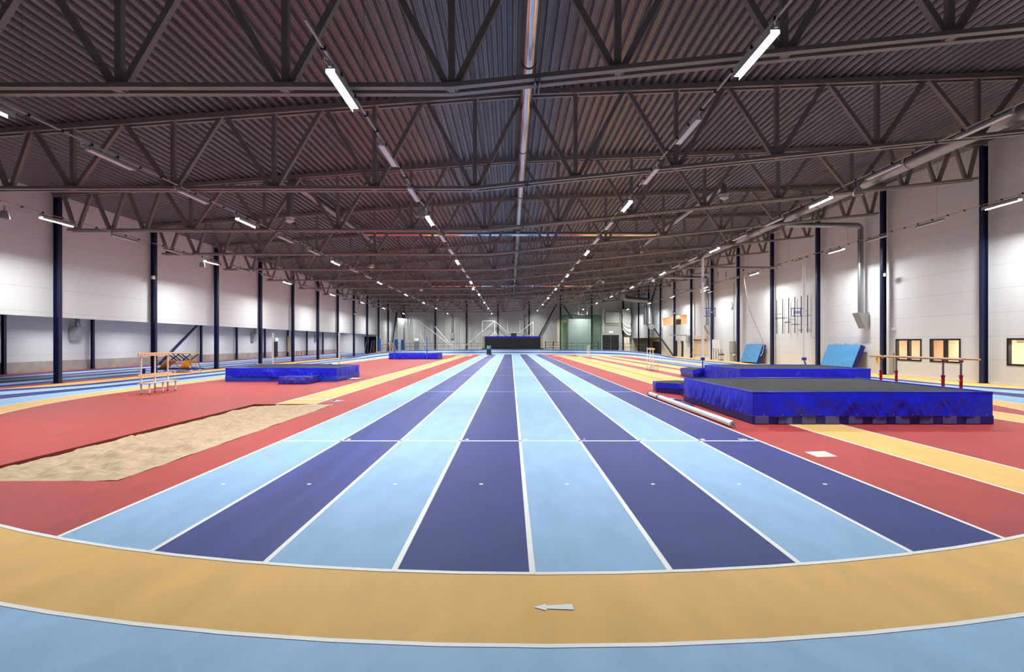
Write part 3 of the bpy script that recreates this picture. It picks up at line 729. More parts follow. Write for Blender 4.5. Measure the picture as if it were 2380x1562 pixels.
m = MB(); m.add([(-.3, -.1, .045), (.0, -.45, .045), (.1, -.4, .045), (-.1, .1, .045)], [(0, 1, 2, 3)], 'wpaint'); m.box(-.28, .06, -.42, .06, .006, .012, 'bluep'); m.build('plate', t)
def hj_post(label, x, y, m1, z):
    t = thing('high_jump_post', label, 'high jump post', (x, y, 0), 0, 'high jump posts')
    b = MB(); b.box(-.28, .28, -.12, .12, .003, .03, m1); b.build('foot', t)
    b = MB(); b.tube([(0, 0, .03), (0, 0, z)], .055, m1, 12); b.build('tube', t, True)
    b = MB(); b.tube([(.07, 0, .95), (.14, 0, .97), (.12, 0, 1.08), (.16, 0, 1.2)], .012, 'black', 6); b.build('crank', t)
hj_post('white high jump post behind the left of the nearer high jump mat', -14.35, 29.75, 'wpaint', 2.56); hj_post('white high jump post behind the right of the nearer high jump mat', -10.35, 29.75, 'wpaint', 2.6)
hj_post('blue high jump post at the left front of the far high jump mat', -13.55, 57.4, 'cyanp', 2.2); hj_post('blue high jump post at the right front of the far high jump mat', -9.75, 57.4, 'cyanp', 2.56)
t = thing('crossbar', 'yellow high jump crossbar lying along the back edge of the nearer high jump mat', 'crossbar', (-12.75, 28.85, .73))
m = MB(); m.tube([(-2.2, 0, 0), (2.2, 0, 0)], .016, 'yel', 8); m.build('bar', t)
for s in (-1, 1): m = MB(); m.box(s * 2.2 - .1, s * 2.2 + .1, -.02, .02, -.016, .016, 'bluep'); m.build('end_piece', t)
m = MB(); m.grid(lambda u, v: (-8.55 + .5 * (u - .5), 26.9 + .9 * (v - .5), .03 + .05 * abs(noise.noise(Vector((u * 4, v * 4, 3)))) * (1 if .05 < u < .95 else .2)), 12, 14, 'wpaint'); tag(m.build('cloth', smooth=True), 'crumpled white sheet lying by the right corner of the nearer high jump mat', 'sheet')

# ------------------------------------------------------------------ benches
def make_bench(label, x, y, rz=0):
    t = thing('wardrobe_bench', label, 'bench', (x, y, 0), rz, 'white benches with wooden hook rails')
    L = .95
    for i, yy in enumerate((-.74, 0, .74)):
        m = MB(); m.box(-.02, .02, yy - .02, yy + .02, .02, 1.6, 'wpaint'); m.build('post', t)
        m = MB(); m.box(.30, .34, yy - .02, yy + .02, .02, .4, 'wpaint'); m.build('leg', t)
        m = MB(); m.box(.02, .3, yy - .012, yy + .012, .17, .2, 'wpaint'); m.box(-.02, .36, yy - .015, yy + .015, .385, .41, 'wpaint'); m.build('stretcher', t)
        for xx in (0, .32): m = MB(); m.box(xx - .024, xx + .024, yy - .024, yy + .024, 0.001, .03, 'dgrey'); m.build('foot_cap', t)
    m = MB(); m.box(.0, .38, -L, L, .41, .435, 'wood'); m.build('seat', t, bevel=.004)
    m = MB(); m.box(.022, .05, -L, L, .66, .78, 'wood'); m.build('back_rail', t, bevel=.004)
    m = MB(); m.box(.022, .05, -L, L, 1.47, 1.6, 'wood'); hr = m.build('hook_rail', t, bevel=.004)
    for i in range(10):
        yy = -.85 + 1.7 * i / 9; m = MB(); m.tube([(.05, yy, 1.53), (.1, yy, 1.52), (.11, yy, 1.56)], .007, 'dgrey', 5); m.build('hook', hr)
    return t
b0 = make_bench('white bench with pine hook rail left of the near high jump mat', -14.3, 19.82)
for lab, x, y in (('white bench with pine hook rail on the right yellow runways, middle distance', 9.95, 35.2), ('farthest white bench with pine hook rail by the right far sand pit', 9.6, 61.0)):
    b = copy_tree(b0); b.location = (x, y, 0); b['label'] = lab

# ------------------------------------------------------------------ parallel bars
t = thing('parallel_bars', 'parallel bars with wooden rails on red telescopic legs behind the nearest vault mat', 'parallel bars', (12.8, 15.5, 0))
for s in (-1, 1):
    m = MB(); m.tube([(s * .26, -1.78, 1.53), (s * .26, 1.75, 1.53)], .027, 'bar_wood', 12); m.build('rail', t, True)
    m = MB(); m.box(s * .26 - .06, s * .26 + .06, -1.45, 1.45, 0.003, .1, 'redp'); m.build('base_beam', t, bevel=.01)
    for yy in (-1.2, 1.2):
        m = MB(); m.tube([(s * .26, yy, .1), (s * .26, yy, 1.03)], .04, 'redp', 12); m.tube([(s * .26, yy, 1.0), (s * .26, yy, 1.06)], .05, 'redp', 12); lg = m.build('leg', t, True)
        m = MB(); m.tube([(s * .26, yy, 1.05), (s * .26, yy, 1.44)], .027, 'pipe', 12); m.build('inner_tube', lg, True)
        m = MB(); m.tube([(s * .26, yy, 1.42), (s * .26 + .05, yy, 1.46), (s * .26 + .01, yy + .05, 1.505)], .03, 'redp', 8); m.build('rail_bracket', lg, True)
        m = MB(); m.tube([(s * .26 - .04, yy, .9), (s * .26 - .09, yy, .9)], .02, 'wpaint', 8); m.build('knob', lg)
for yy in (-1.4, 1.4): m = MB(); m.box(-.3, .3, yy - .05, yy + .05, .003, .08, 'redp'); m.build('cross_beam', t)

# ------------------------------------------------------------------ floor sticker, blue runway mat
t = thing('floor_plate', 'white square plate with yellow print on the red floor right of the lanes', 'floor plate', (5.58, 8.87, 0))
m = MB(); m.add([(-.19, .18, .004), (.22, .24, .004), (.18, -.18, .004), (-.2, -.22, .004)], [(0, 3, 2, 1)], 'wpaint'); m.build('plate', t)
m = MB(); m.add([(-.1, .1, .006), (.06, .12, .006), (.12, .0, .006), (.07, -.06, .006), (-.06, -.02, .006)], [(4, 3, 2, 1, 0)], 'stain'); m.build('print', t)
m = MB(); m.box(14.35, 15.55, 31.0, 55.0, .002, .03, 'lane_blue'); tag(m.build('runway_mat'), 'long grey blue runway mat laid on the red floor behind the second vault mat', 'runway mat')

# ------------------------------------------------------------------ hurdle cart and bucket
t = thing('hurdle_cart', 'blue cart with yellow slatted panels behind the second left column', 'cart', (-22.0, 32.6, 0))
m = MB()
for yy in (-.45, .45): m.box(-1.45, 1.4, yy - .03, yy + .03, .22, .3, 'bluep')
for xx in (-1.3, -.4, .4, 1.3): m.box(xx - .03, xx + .03, -.42, .42, .23, .29, 'bluep')
m.build('chassis', t)
for xx in (-.95, .35):
    m = MB(); m.grid(lambda u, v: (xx + .55 * u, -.4 + .8 * v, .28 + .5 * u), 1, 5, 'yel')
    for k in range(5): m.bar((xx, -.4 + .2 * k, .3), (xx + .55, -.4 + .2 * k, .8), .15, .04, 'yel')
    m.build('slat_panel', t)
    m = MB(); m.bar((xx + .75, -.42, .3), (xx + .42, -.42, .78), .05, .05, 'yel'); m.bar((xx + .75, .42, .3), (xx + .42, .42, .78), .05, .05, 'yel'); m.build('support_leg', t)
m = MB(); m.box(-1.2, .95, -.45, .45, .77, .81, 'yel'); m.build('middle_board', t)
m = MB(); m.box(-.85, 1.15, -.45, .45, 1.22, 1.27, 'yel'); m.build('top_board', t)
for xx, d in ((-.75, .55), (.2, -.5), (.45, -.5), (.6, .5)):
    m = MB()
    for yy in (-.42, .42): m.bar((xx, yy, .82), (xx + d, yy, 1.22), .06, .05, 'bluep')
    m.build('strut', t)
m = MB(); m.tube([(1.2, -.42, .3), (1.05, -.42, .72), (1.6, -.42, .72), (1.75, -.42, .3), (1.95, -.42, .28)], .02, 'bluep', 6); m.build('push_handle', t)
for xx in (-1.15, .1, 1.2):
    for yy in (-.45, .45):
        m = MB(); m.tube([(xx, yy - .03, .11), (xx, yy + .03, .11)], .107, 'wpaint', 14); wl = m.build('wheel', t, True)
        m = MB(); m.tube([(xx, yy - .034, .11), (xx, yy + .034, .11)], .03, 'grey', 8); m.build('hub', wl)
t = thing('bucket', 'small navy plastic bucket on the blue lanes left of the hurdle cart', 'bucket', (-23.2, 31.1, 0))
m = MB(); m.tube([(0, 0, .003), (0, 0, .33)], [.12, .15], 'tarp_d', 14); m.build('tub', t, True)
m = MB(); m.tube([(0, 0, .31), (0, 0, .335)], .158, 'tarp_d', 14); m.build('rim', t, True)

# ------------------------------------------------------------------ right wall fittings
t = thing('wall_rack', 'row of six upright dark bars with staggered silver arms on the right wall', 'wall rack')
ysx = [43.4, 42.45, 41.55, 40.65, 39.75, 38.9]
for i, y in enumerate(ysx): m = MB(); m.box(XR - .15, XR - .1, y - .02, y + .02, 2.75, 5.72, 'dgrey'); m.build('upright', t)
for a, b, z in ((44.1, 42.45, 4.45), (42.45, 41.55, 4.07), (41.55, 40.65, 3.87), (40.65, 39.75, 3.42), (39.75, 38.9, 4.45), (39.75, 38.9, 3.42), (38.9, 38.3, 2.85)):
    m = MB(); m.bar((XR - .2, a, z), (XR - .2, b, z), .03, .05, 'pipe'); m.build('arm', t)
t = thing('wall_clock', 'round white wall clock beside a dark column on the right wall', 'clock', (XR - .04, 52.6, 5.9))
m = MB(); m.tube([(.03, 0, 0), (-.06, 0, 0)], .36, 'wpaint', 24); m.build('case', t, True)
m = MB(); m.box(-.066, -.062, -.2, .02, -.015, .015, 'black'); m.box(-.066, -.062, -.02, .16, -.02, .02, 'black'); m.build('hand', t)
m = MB(); m.tube([(.05, -.2, -.3), (-.02, -.2, -.3)], .12, 'bar_wood', 12); m.build('bracket', t)
t = thing('electric_cabinet', 'grey electric cabinet on the right wall next to the fifth column', 'cabinet', (XR - .01, 52.1, 0))
m = MB(); m.box(-.35, 0, -.5, .25, .9, 2.1, 'grey'); m.build('cabinet_box', t, bevel=.01)
m = MB(); m.box(-.3, 0, -.5, .2, .005, .88, 'grey'); m.build('cable_duct', t)
m = MB(); m.tube([(-.2, -.55, 2.1), (-.2, -.55, 8.3)], .035, 'pipe', 8); m.build('riser_pipe', t)
m = MB(); m.box(-.33, -.05, -.72, -.55, .6, .78, 'wpaint'); m.build('socket_box', t)
t = thing('waste_basket', 'white wire waste basket with a black lid by the right wall', 'waste basket', (XR - .75, 53.4, 0))
m = MB()
for k in range(16):
    a = 2 * PI * k / 16; m.tube([(.24 * math.cos(a), .24 * math.sin(a), .02), (.27 * math.cos(a), .27 * math.sin(a), .62)], .008, 'wpaint', 5)
for z in (.05, .2, .35, .5): m.tube([(.255 * math.cos(2 * PI * k / 20), .255 * math.sin(2 * PI * k / 20), z) for k in range(21)], .007, 'wpaint', 5)
m.build('wire_cage', t)
m = MB(); m.tube([(0, 0, .62), (0, 0, .66), (0, 0, .74)], [.28, .31, .27], 'black', 18); m.build('lid', t, True)
m = MB(); m.tube([(0, 0, .012), (0, 0, .16)], [.2, .22], 'net', 14); m.build('green_bag', t, True)
t = thing('tool_board', 'pale wooden board with hanging sand rakes on the right wall', 'tool board', (XR - .01, 60.9, 0))
m = MB(); m.box(-.06, 0, -1.9, 2.2, .5, 2.8, 'ply'); m.build('board', t)
for i, y in enumerate((-1.55, -.4, .3, .9, 1.5, 1.95)):
    m = MB(); m.tube([(-.14, y, .7), (-.14, y, 2.25)], .022, 'wood', 6); rk = m.build('rake_handle', t)
    m = MB(); m.box(-.2, -.1, y - .22, y + .22, 2.22, 2.34, 'redp' if i == 2 else 'dgrey'); m.build('rake_head', rk)
m = MB(); m.bar((-1.1, 1.2, .02), (-.12, .3, 2.2), .03, .03, 'bar_wood'); m.build('leaning_broom', t)
m = MB(); m.box(-.07, -.062, -1.0, -.5, 1.9, 2.7, 'wpaint'); m.build('paper_notice', t)
t = thing('starting_block_rack', 'white slatted storage rack standing at the right wall beside the rake board', 'rack', (XR - .25, 55.6, 0))
m = MB()
for y in (-.95, -.35, .3, .9): m.box(-.2, -.12, y - .06, y + .06, .004, 1.3, 'wpaint')
m.build('frame_posts', t)
m = MB(); m.box(-.2, -.14, -1.0, .95, 1.3, 2.3, 'wpaint'); m.build('upper_panel', t)
m = MB(); m.box(-.1, .2, -1.0, .95, .004, .06, 'wpaint'); m.box(-.14, .2, -1.0, .95, .62, .66, 'wpaint'); m.build('shelf', t)
t = thing('cable_coil', 'yellow cable coil hanging on the second right column', 'cable', (22.98, 30.62, .98))
for k in range(5):
    m = MB(); m.tube([(-.05 - .01 * k, .02 * k + (.17 + .012 * k) * math.sin(2 * PI * i / 20), -.02 * k + (.24 + .015 * k) * math.cos(2 * PI * i / 20)) for i in range(21)], .014, 'yel', 6); m.build('loop', t, True)
m = MB(); m.box(0, .05, -.03, .03, .2, .3, 'dgrey'); m.build('hook', t)
t = thing('wall_pipe', 'thin grey pipe and small white box on the right wall beside the yellow cable', 'pipe', (XR - .035, 30.25, 0))
m = MB(); m.tube([(0, 0.02, .08), (0, 0.02, 1.35)], .028, 'pipe', 8); m.build('thick_pipe', t)
m = MB(); m.tube([(0, .22, 1.3), (0, .22, 2.75)], .01, 'wpaint', 6); m.build('thin_conduit', t)
m = MB(); m.box(-.06, .02, -.05, .2, 2.75, 2.9, 'wpaint'); m.build('detector_box', t)
# beam with rope and trapeze
t = thing('apparatus_beam', 'round steel beam under the roof carrying the rope and trapeze at the right wall', 'beam')
m = MB(); m.tube([(15.4, 43.3, 8.6), (23.4, 43.3, 8.55)], .07, 'truss', 12); m.build('beam', t, True)
for x in (16.2, 19.4): m = MB(); m.tube([(x, 43.3, 8.66), (x, 43.3, zb(x) + .0)], .02, 'truss', 6); m.build('hanger', t)
P = [at(px, py, 43.2) for px, py in ((1728, 628), (1730, 650), (1735, 680), (1743, 712), (1754, 743), (1767, 772), (1777, 792), (1780, 806), (1777, 822), (1773, 828))]
t = thing('climbing_rope', 'thick climbing rope hooked aside towards the right wall', 'rope')
m = MB(); m.tube([(x, 43.2 + .05 * i, z) for i, (x, z) in enumerate(P)], .035, 'rope', 8); m.build('rope', t, True)
m = MB(); m.box(P[0][0] - .06, P[0][0] + .06, 43.14, 43.26, P[0][1] - .05, P[0][1] + .08, 'dgrey'); m.build('clamp', t)
t = thing('trapeze', 'trapeze with orange bar and red straps hanging high by the right wall', 'trapeze', (18.55, 43.3, 0))
for s in (-.35, .35):
    m = MB(); m.tube([(s, 0, 8.55), (s, 0, 8.15), (s, 0, 6.75)], .014, 'rope', 6); m.build('line', t)
    m = MB(); m.tube([(s, 0, 8.2), (s, 0, 7.75)], .035, 'redp', 8); m.build('strap_sleeve', t)
m = MB(); m.tube([(-.38, 0, 6.73), (.38, 0, 6.73)], .02, 'orange', 8); m.build('bar', t)
m = MB(); m.box(XR + .05, XR + .1, 66.9, 67.15, .01, 2.1, 'orange'); tag(m.build('orange_panel'), 'narrow orange panel standing in the open doorway of the right wall', 'panel')
t = thing('gym_rail', 'thin hanging rail with five slanted grey arms near the right wall', 'rail')
m = MB(); m.tube([(17.4, 54, 7.7), (21.9, 54, 7.7)], .03, 'pipe', 8); m.build('rail', t)
for k in range(5): m = MB(); m.bar((18.0 + .92 * k, 54, 7.45), (18.55 + .92 * k, 54, 7.6), .1, .05, 'grey'); m.build('arm', t)
for x in (18.6, 21.7): m = MB(); m.tube([(x, 54, 7.7), (x, 54, zr(x) - .05)], .012, 'pipe', 5); m.build('hanger_wire', t)
t = thing('gymnastic_rings', 'pair of gymnastic rings on red straps high by the right wall', 'rings', (20.05, 61.0, 0))
for sx in (-.32, .32):
    m = MB(); m.tube([(sx, 0, zr(20) - .05), (sx, 0, 7.95)], .014, 'rope', 5); m.build('line', t)
    m = MB(); m.tube([(sx, 0, 9.4), (sx, 0, 8.7)], .04, 'redp', 6); m.build('strap_sleeve', t)
    m = MB(); m.tube([(sx + .12 * math.sin(2 * PI * k / 16), 0, 7.83 + .12 * math.cos(2 * PI * k / 16)) for k in range(17)], .016, 'wood', 6); m.build('ring', t, True)
def hood(label, y):
    t = thing('basketball_arm', label, 'hoop arm', (0, y, 0))
    m = MB(); m.box(XR - .2, XR - .05, -.5, .5, 1.9, 2.9, 'grey'); m.build('mount', t)
    m = MB(); m.bar((XR - .2, 0, 2.9), (XR - 2.4, .3, 2.95), .06, .12, 'pipe'); m.build('swing_arm', t)
hood('grey folded wall arm sticking out of the right wall above the open doorway', 65.3)

# side room contents
t = thing('kitchen_shelf', 'white wall shelf seen through the rightmost window', 'shelf', (XR + 3.2, 22.2, 0))
for z in (1.1, 1.45, 1.75): m = MB(); m.box(-.3, 0, -.7, .7, z, z + .05, 'cream'); m.build('board', t)
m = MB(); m.box(-.02, .02, -.7, .7, 1.0, 1.9, 'wpaint'); m.build('back_panel', t)
t = thing('window_blind', 'pale raised slatted blind in the top of the rightmost window', 'blind', (XR + .3, 22.35, 1.98))
for k in range(6): m = MB(); m.box(0, .03, -.9, .9, .03 * k, .03 * k + .02, 'cream'); m.build('slat', t)
def warm(x, y, z, e, sx, sy):
    la = bpy.data.lights.new('room_lamp', 'AREA'); la.shape = 'RECTANGLE'; la.size = sx; la.size_y = sy; la.energy = e; la.color = (1.0, .8, .58)
    o = bpy.data.objects.new('room_lamp', la); COL.objects.link(o); o.location = (x, y, z); return o
warm(XR + 1.9, 28, 2.55, 200, 1.2, 3); warm(XR + 1.9, 21.8, 2.55, 180, 1.2, 2); warm(XR + 2.2, 71.5, 6.25, 420, 1.5, 5); warm(XR + 1.6, 86, 2.7, 60, 1, 8)
t = thing('ceiling_lamp', 'round glowing ceiling lamp inside the peach gallery high on the right wall', 'lamp', (25.9, 76.2, 5.85))
m = MB(); m.tube([(0, 0, 0), (0, 0, .12), (0, 0, .2)], [.1, .2, .16], 'bulb', 14); m.build('globe', t, True)
m = MB(); m.tube([(0, 0, .2), (0, 0, .44)], .03, 'wpaint', 6); m.build('stem', t)

# ------------------------------------------------------------------ far end
def railing(label, a0, a1):
    t = thing('railing', label, 'railing', (0, 0, 0), 0, 'dark tube railings on the banked bend')
    r = ROUT - .06; n = int(abs(a1 - a0) * r / .98)
    def pt(a, dz):
        i = min(a + PI / 2, PI / 2 - a); s = 18.9 * (PI / 2 - abs(a)) + 4
        return (C0 + r * math.sin(a), YC2 + r * math.cos(a), bank(r, s) + dz)
    for dz in (1.1, .58): m = MB(); m.tube([pt(a0 + (a1 - a0) * k / 40, dz) for k in range(41)], .022, 'dgrey', 6); m.build('rail', t)
    for k in range(n + 1): m = MB(); a = a0 + (a1 - a0) * k / n; m.tube([pt(a, .005), pt(a, 1.1)], .02, 'dgrey', 6); m.build('post', t)
railing('dark tube railing on the far bend left of the crash mat', math.radians(-70), math.radians(-14)); railing('dark tube railing on the far bend right of the crash mat', math.radians(23), math.radians(68))
t = thing('crash_mat', 'wide upright black crash mat with blue top cover on the far wall side', 'crash mat', (.35, 89, 0))
m = MB(); m.box(-5.0, 5.0, -.45, .5, .86, 2.78, 'black'); m.build('black_front', t, bevel=.05)
m = MB(); m.grid(lambda u, v: (-5.02 + 10.04 * u, -.5 + .02 * noise.noise(Vector((u * 30, v * 3, 1))) + (0 if v < .7 else (v - .7) * 3.3), 2.72 + .34 * min(1, v / .7) + .03 * noise.noise(Vector((u * 12, v * 2, 4)))), 60, 6, 'tarp'); m.build('top_cover', t, True)
for s in (-1, 1): m = MB(); m.box(s * 5.24 - .22, s * 5.24 + .22, -.4, .5, .9, 3.06, 'ply'); m.build('side_panel', t)
m = MB(); m.box(-5.6, 5.6, -.6, .6, .004, .88, 'tarp_d'); m.build('plinth', t)
t = thing('floor_scrubber', 'small teal floor scrubbing machine at the far end of the second sprint lane', 'cleaning machine', (-3.5, 79.3, 0))
m = MB(); m.box(-.36, .36, -.3, .3, .12, .78, 'black'); m.build('lower_body', t, bevel=.06)
m = MB(); m.box(-.38, .38, -.4, .35, .8, 1.44, 'teal'); up = m.build('tank', t, bevel=.1)
m = MB(); m.box(-.28, .0, -.42, -.405, 1.1, 1.18, 'wpaint'); m.build('white_badge', up)
m = MB(); m.box(-.55, .55, .3, .42, .006, .1, 'black'); m.build('squeegee', t)
for s in (-1, 1): m = MB(); m.tube([(s * .25, 0, .12), (s * .33, 0, .12)], .117, 'dgrey', 12); m.build('wheel', t)
t = thing('equipment_rack', 'low steel rack with pale wooden boxes right of the crash mat', 'rack', (7.5, 88.2, 0))
for z in (.4, .95, 1.45, 1.95): m = MB(); m.box(-1.35, 1.4, -.4, .4, z, z + .06, 'dgrey'); m.build('shelf', t)
for xx in (-1.3, .1, 1.35): m = MB(); m.box(xx - .04, xx + .04, -.4, .4, .003, 2.15, 'dgrey'); m.build('upright', t)
for xx, z in ((-.6, .46), (.5, 1.01), (-.7, 1.51), (.6, 1.51), (.55, .46)): m = MB(); m.box(xx - .4, xx + .4, -.45, .3, z, z + .42, 'ply'); m.build('box', t)
# throwing cage
t = thing('throwing_cage', 'tall green net throwing cage at the far right end', 'net cage')
def netpt(u, v):
    a = -1.75 + 3.5 * u; x = 12.9 + 3.75 * math.sin(a) * (1.0 if abs(a) < 1.57 else 1.0); y = 91.2 - 3.2 * math.cos(a)
    return (x + .05 * math.sin(u * 90), y, .05 + 6.8 * v)
m = MB(); m.grid(netpt, 140, 10, 'net'); m.build('net', t, True)
m = MB(); m.tube([netpt(u / 30, 1) for u in range(31)], .05, 'dgrey', 8); m.build('top_ring', t, True)
for xx in (12.4, 14.0): m = MB(); m.tube([(xx, 90.2, 6.9), (xx, 90.2, 9.3)], .04, 'wpaint', 6); m.build('hanger', t)
m = MB(); m.grid(lambda u, v: (10.75 + 4.3 * u, 92.4 + .1 * noise.noise(Vector((u * 5, v * 2, 1))), .05 + 6.3 * v), 30, 10, 'pale'); tag(m.build('target_curtain', smooth=True), 'pale green white curtain hanging inside the green net cage', 'curtain')
m = MB(); m.box(9.55, 10.6, 93.4, 93.5, .02, 6.2, 'ply'); tag(m.build('wood_panel'), 'tall olive beige board behind the left part of the green net', 'board')
m = MB(); m.box(8.8, 9.25, 93.2, 93.3, .02, 6.3, 'ply'); tag(m.build('wood_panel'), 'narrow pale board just left of the green net', 'board')
t = thing('ball_cart', 'teal steel cart with yellow green balls behind the green net', 'cart', (15.6, 92.9, 0))
m = MB()
for xx in (-.9, .9):
    for yy in (-.3, .3): m.box(xx - .05, xx + .05, yy - .05, yy + .05, .01, 2.1, 'teal')
for z in (.35, 1.15, 2.0): m.box(-.9, .9, -.35, .35, z, z + .06, 'teal')
m.build('frame', t)
for xx, z in ((-.6, 1.35), (-.2, 1.35), (.5, 1.38), (-.5, .55)): m = MB(); m.tube([(xx, 0, z - .15), (xx, 0, z - .08), (xx, 0, z + .08), (xx, 0, z + .15)], [.05, .15, .15, .05], 'yel', 12); m.build('ball', t, True)
# doors and exit signs
def exit_sign(label, x, y, z, rz=0):
    t = thing('exit_sign', label, 'exit sign', (x, y, z), rz, 'lit green and white exit signs')
    m = MB(); m.box(-.36, .36, -.05, .03, -.18, .18, 'wpaint'); m.build('case', t)
    m = MB(); m.face([(-.34, -.055, -.16), (.34, -.055, -.16), (.34, -.055, .16), (-.34, -.055, .16)], 'sign'); fc = m.build('lit_face', t)
    m = MB(); m.box(-.3, -.12, -.062, -.056, -.12, .12, 'sign_g'); m.face([(.28, -.06, 0), (.02, -.06, .1), (.02, -.06, -.1)], 'sign_g'); m.build('pictogram', fc)
m = MB(); m.box(17.95, 21.1, YF - .12, YF - .02, .01, 3.4, 'door'); d = struct(m.build('door_1'))
m = MB(); m.box(19.5, 19.54, YF - .14, YF - .12, .1, 3.3, 'grey'); m.build('door_seam', d)
exit_sign('lit exit sign above the black double door at the far right', 19.55, YF - .1, 3.95)
m = MB(); m.box(-18.9, -17.85, YF - .12, YF - .02, .01, 2.15, 'door'); struct(m.build('door_2'))
exit_sign('lit exit sign above the black door on the far wall left of the crash mat', -18.35, YF - .1, 2.5)
m = MB(); m.box(XREC + .01, XREC + .1, 66.2, 67.1, .01, 2.05, 'door'); struct(m.build('door_4'))
exit_sign('lit exit sign above the dark door in the left recess', XREC + .12, 66.65, 2.35, PI / 2)
t = thing('folded_curtain', 'yellowish folded curtain hanging in the left recess right of the exit door', 'curtain', (XREC + .3, 70.2, 0))
m = MB(); m.grid(lambda u, v: (.1 * math.sin(u * 20), -.6 + 1.2 * u, .6 + 2.2 * v), 30, 4, 'rope'); m.build('cloth', t, True)
m = MB(); m.tube([(0, -.8, 2.82), (0, .7, 2.82)], .03, 'pipe', 6); m.build('rod', t)
t = thing('side_table', 'small red and wooden table in the left recess below the folded curtain', 'table', (XREC + 1.0, 71.2, 0))
m = MB(); m.box(-.4, .4, -.6, .6, .7, .75, 'wood'); m.build('top', t)
for xx in (-.35, .35):
    for yy in (-.5, .5): m = MB(); m.box(xx - .03, xx + .03, yy - .03, yy + .03, .003, .7, 'redp'); m.build('leg', t)
# ladders
def ladder(label, x, y, s):
    t = thing('step_ladder', label, 'ladder', (x, y, 0), 0, 'aluminium ladders in the recess end')
    for e in (-1, 1): m = MB(); m.bar((e * .3 + s * .0, 0, .01), (e * .2 + s * .5, .4, 2.4), .06, .04, 'wpaint'); m.build('rail', t)
    for k in range(8): f = (k + .5) / 8; m = MB(); m.bar((-.3 + s * .5 * f + .1 * f, .4 * f, 2.4 * f), (.3 + s * .5 * f - .1 * f, .4 * f, 2.4 * f), .05, .03, 'pipe'); m.build('rung', t)
ladder('white step ladder in the dark doorway of the left recess, left one', -26.0, 88.6, .3); ladder('white step ladder in front of the dark doorway, right one', -24.9, 88.4, .25)
# far left corner: clear sheets, blue pads, poles
t = thing('plastic_sheet', 'clear plastic sheet screens hung in the far left corner', 'screen')
for x0, x1, y0, y1 in ((-20.4, -19.0, 88.5, 92.5), (-18.6, -16.4, 93.5, 93.6), (-16.3, -14.9, 93.6, 95.0)):
    m = MB(); m.grid(lambda u, v: (x0 + (x1 - x0) * u + .05 * math.sin(u * 25), y0 + (y1 - y0) * u, .05 + 6.3 * v), 20, 4, 'net_white'); m.build('sheet', t, True)
for x, y in ((-20.4, 88.5), (-19.0, 92.5), (-18.6, 93.5), (-16.4, 93.6), (-14.9, 95.0)): m = MB(); m.tube([(x, y, .01), (x, y, 6.4)], .04, 'pipe', 6); m.build('pole', t)
def pad(label, x, y, w_, z): m = MB(); m.box(x - w_ / 2, x + w_ / 2, y - .15, y + .15, .01, z, 'cyanp'); tag(m.build('blue_pad', bevel=.02), label, 'pad')
pad('narrow bright blue upright pad left of the far high jump mat', -21.4, 80.5, .3, 2.55); pad('wide bright blue pad standing behind the left post of the far high jump mat', -20.3, 87.4, .6, 2.5); pad('bright blue pad standing behind the far railing at the left corner', -19.2, 87.6, .5, 2.45)
t = thing('plank_stack', 'pale wooden planks leaning at the far left wall', 'planks', (-20.9, 86.5, 0))
for k in range(4): m = MB(); m.bar((.3 * k, 0, .05), (.3 * k - .6, .25, 1.9), .25, .04, 'wood'); m.build('plank', t)
t = thing('cable_reel', 'yellow machine with black wheels on the floor behind the far left bend', 'machine', (-21.3, 79.2, 0))
m = MB(); m.box(-.35, .35, -.25, .25, .15, .5, 'yel'); m.build('body', t, bevel=.04)
for s in (-.3, .3): m = MB(); m.tube([(s, -.3, .15), (s, -.22, .15)], .145, 'black', 12); m.build('wheel', t)
# basketball / goal frames on far wall
def frame(label, Y, segs, r=.05, m_='wpaint'):
    t = thing('goal_frame', label, 'frame', (0, 0, 0), 0, 'tube frames on the far wall')
    for (a, b) in segs:
        (x0, z0), (x1, z1) = at(*a, Y), at(*b, Y); m = MB(); m.tube([(x0, Y, max(.02, z0)), (x1, Y, max(.02, z1))], r, m_, 8); m.build('tube', t)
frame('white tube frame with slanting braces above the left end of the crash mat', 93.0, [((1121, 746), (1150, 746)), ((1121, 746), (1121, 772)), ((1150, 746), (1121, 771)), ((1150, 746), (1150, 780)), ((1150, 746), (1178, 772)), ((1150, 772), (1138, 783)), ((1150, 772), (1158, 780))])
frame('white tube frame with slanting brace above the right end of the crash mat', 93.0, [((1239, 748), (1208, 773)), ((1239, 748), (1239, 780)), ((1208, 773), (1208, 745)), ((1180, 773), (1208, 773)), ((1180, 745), (1180, 773)), ((1239, 773), (1228, 781))])
frame('grey rectangular tube frame standing at the far wall right of the black exit door', 92.6, [((982, 751), (1001, 751)), ((982, 774), (1001, 774)), ((982, 751), (982, 818)), ((1001, 751), (1001, 818))], .06, 'grey')
frame('white crossed tubes slanting in front of the far wall left of the crash mat', 92.0, [((973, 745), (1045, 802)), ((1010, 758), (1052, 806)), ((1081, 804), (1121, 770)), ((975, 772), (992, 808)), ((1052, 806), (1081, 804))])
frame('thin grey upright posts along the far wall left of the crash mat', 95.2, [((1029, 750), (1029, 808)), ((1033.5, 745), (1033.5, 808)), ((1063, 745), (1063, 808)), ((1059, 750), (1059, 808)), ((1088, 750), (1088, 808)), ((1093, 745), (1093, 808)), ((1117, 749), (1117, 808))], .035, 'grey')
m = MB(); m.box(.05, 1.1, YF - .1, YF - .03, 3.05, 3.75, 'bottle'); tag(m.build('sign_board'), 'small dark green board on the far wall above the crash mat', 'board')
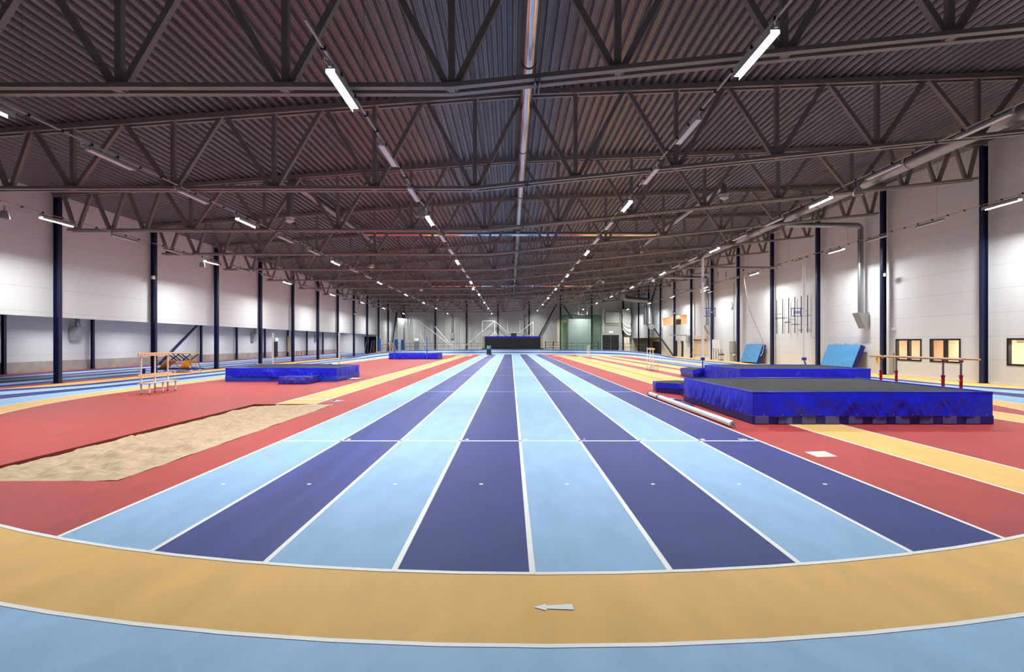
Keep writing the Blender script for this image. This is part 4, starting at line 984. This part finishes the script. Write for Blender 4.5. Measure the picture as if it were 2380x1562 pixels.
# right back corner cloths
t = thing('wall_banner', 'white rolled canvas hanging above the black double door', 'banner', (19.7, YF - .5, 0))
m = MB(); m.box(-1.3, 1.35, -.04, .0, 6.1, 7.8, 'fabric'); m.build('canvas', t)
m = MB(); m.tube([(-1.3, -.1, 5.9), (1.35, -.1, 5.9)], .24, 'fabric', 14); m.build('roll', t, True)
m = MB(); m.tube([(-1.5, -.1, 5.5), (1.5, -.1, 5.5)], .06, 'ply', 8); m.build('batten', t)
t = thing('draped_cloth', 'white cloth draped in folds in the far right corner', 'cloth', (22.3, 94.6, 0))
m = MB(); m.grid(lambda u, v: (-.75 + 1.5 * u + .05 * math.sin(v * 12), .4 - .5 * u + .12 * math.sin(v * 34) * (1 if v < .45 else .1), 8.3 - 2.6 * (1 - v) - (1 - v) * (1.2 + 1.2 * math.sin(u * PI / 1.6))), 16, 60, 'fabric'); m.build('cloth', t, True)
m = MB(); m.tube([(-.8, .4, 8.32), (.8, -.1, 8.4)], .04, 'pipe', 6); m.build('rod', t)
m = MB(); m.box(17.75, 18.2, YF - .6, YF - .55, 4.0, 8.4, 'fabric'); tag(m.build('hanging_cloth_strip'), 'long narrow white cloth strip beside the green net', 'cloth')
t = thing('board_stack', 'tall pale wooden boards leaning in the far right corner', 'boards', (22.0, 93.0, 0))
for k in range(2): m = MB(); m.bar((-.35 + .55 * k, -.3, .02), (-.35 + .55 * k, .3, 2.9), .5, .06, 'ply'); m.build('board', t)
m = MB(); m.box(XR - 1.4, XR - 1.3, 80.5, 83.6, .01, 1.9, 'dgrey'); tag(m.build('dark_panel'), 'dark board leaning in front of the right alcove', 'board')

# ------------------------------------------------------------------ camera, world, view
cam = bpy.data.cameras.new('camera'); co = bpy.data.objects.new('camera', cam); COL.objects.link(co)
cam.sensor_fit = 'HORIZONTAL'; cam.sensor_width = 36.0; cam.lens = 36.0 * FPX / 2380
cam.shift_x = (1190 - VX) / 2380; cam.shift_y = (VY - 781) / 2380
cam.clip_start = 0.05; cam.clip_end = 400
co.location = (0, 0, HC); co.rotation_euler = (PI / 2, 0, 0)
sc.camera = co
wd = bpy.data.worlds.new('world'); sc.world = wd; wd.use_nodes = True
wd.node_tree.nodes['Background'].inputs[0].default_value = (0.5, 0.5, 0.55, 1); wd.node_tree.nodes['Background'].inputs[1].default_value = 0.02
sc.view_settings.view_transform = 'Standard'; sc.view_settings.look = 'None'; sc.view_settings.gamma = 1; sc.view_settings.exposure = 0.47
sc.view_settings.use_curve_mapping = False
sc.cycles.use_denoising = True
sc.cycles.max_bounces = 5; sc.cycles.diffuse_bounces = 3; sc.cycles.glossy_bounces = 3; sc.cycles.transparent_max_bounces = 8
sc.cycles.use_adaptive_sampling = True; sc.cycles.adaptive_threshold = 0.06
sc.cycles.sample_clamp_indirect = 8.0
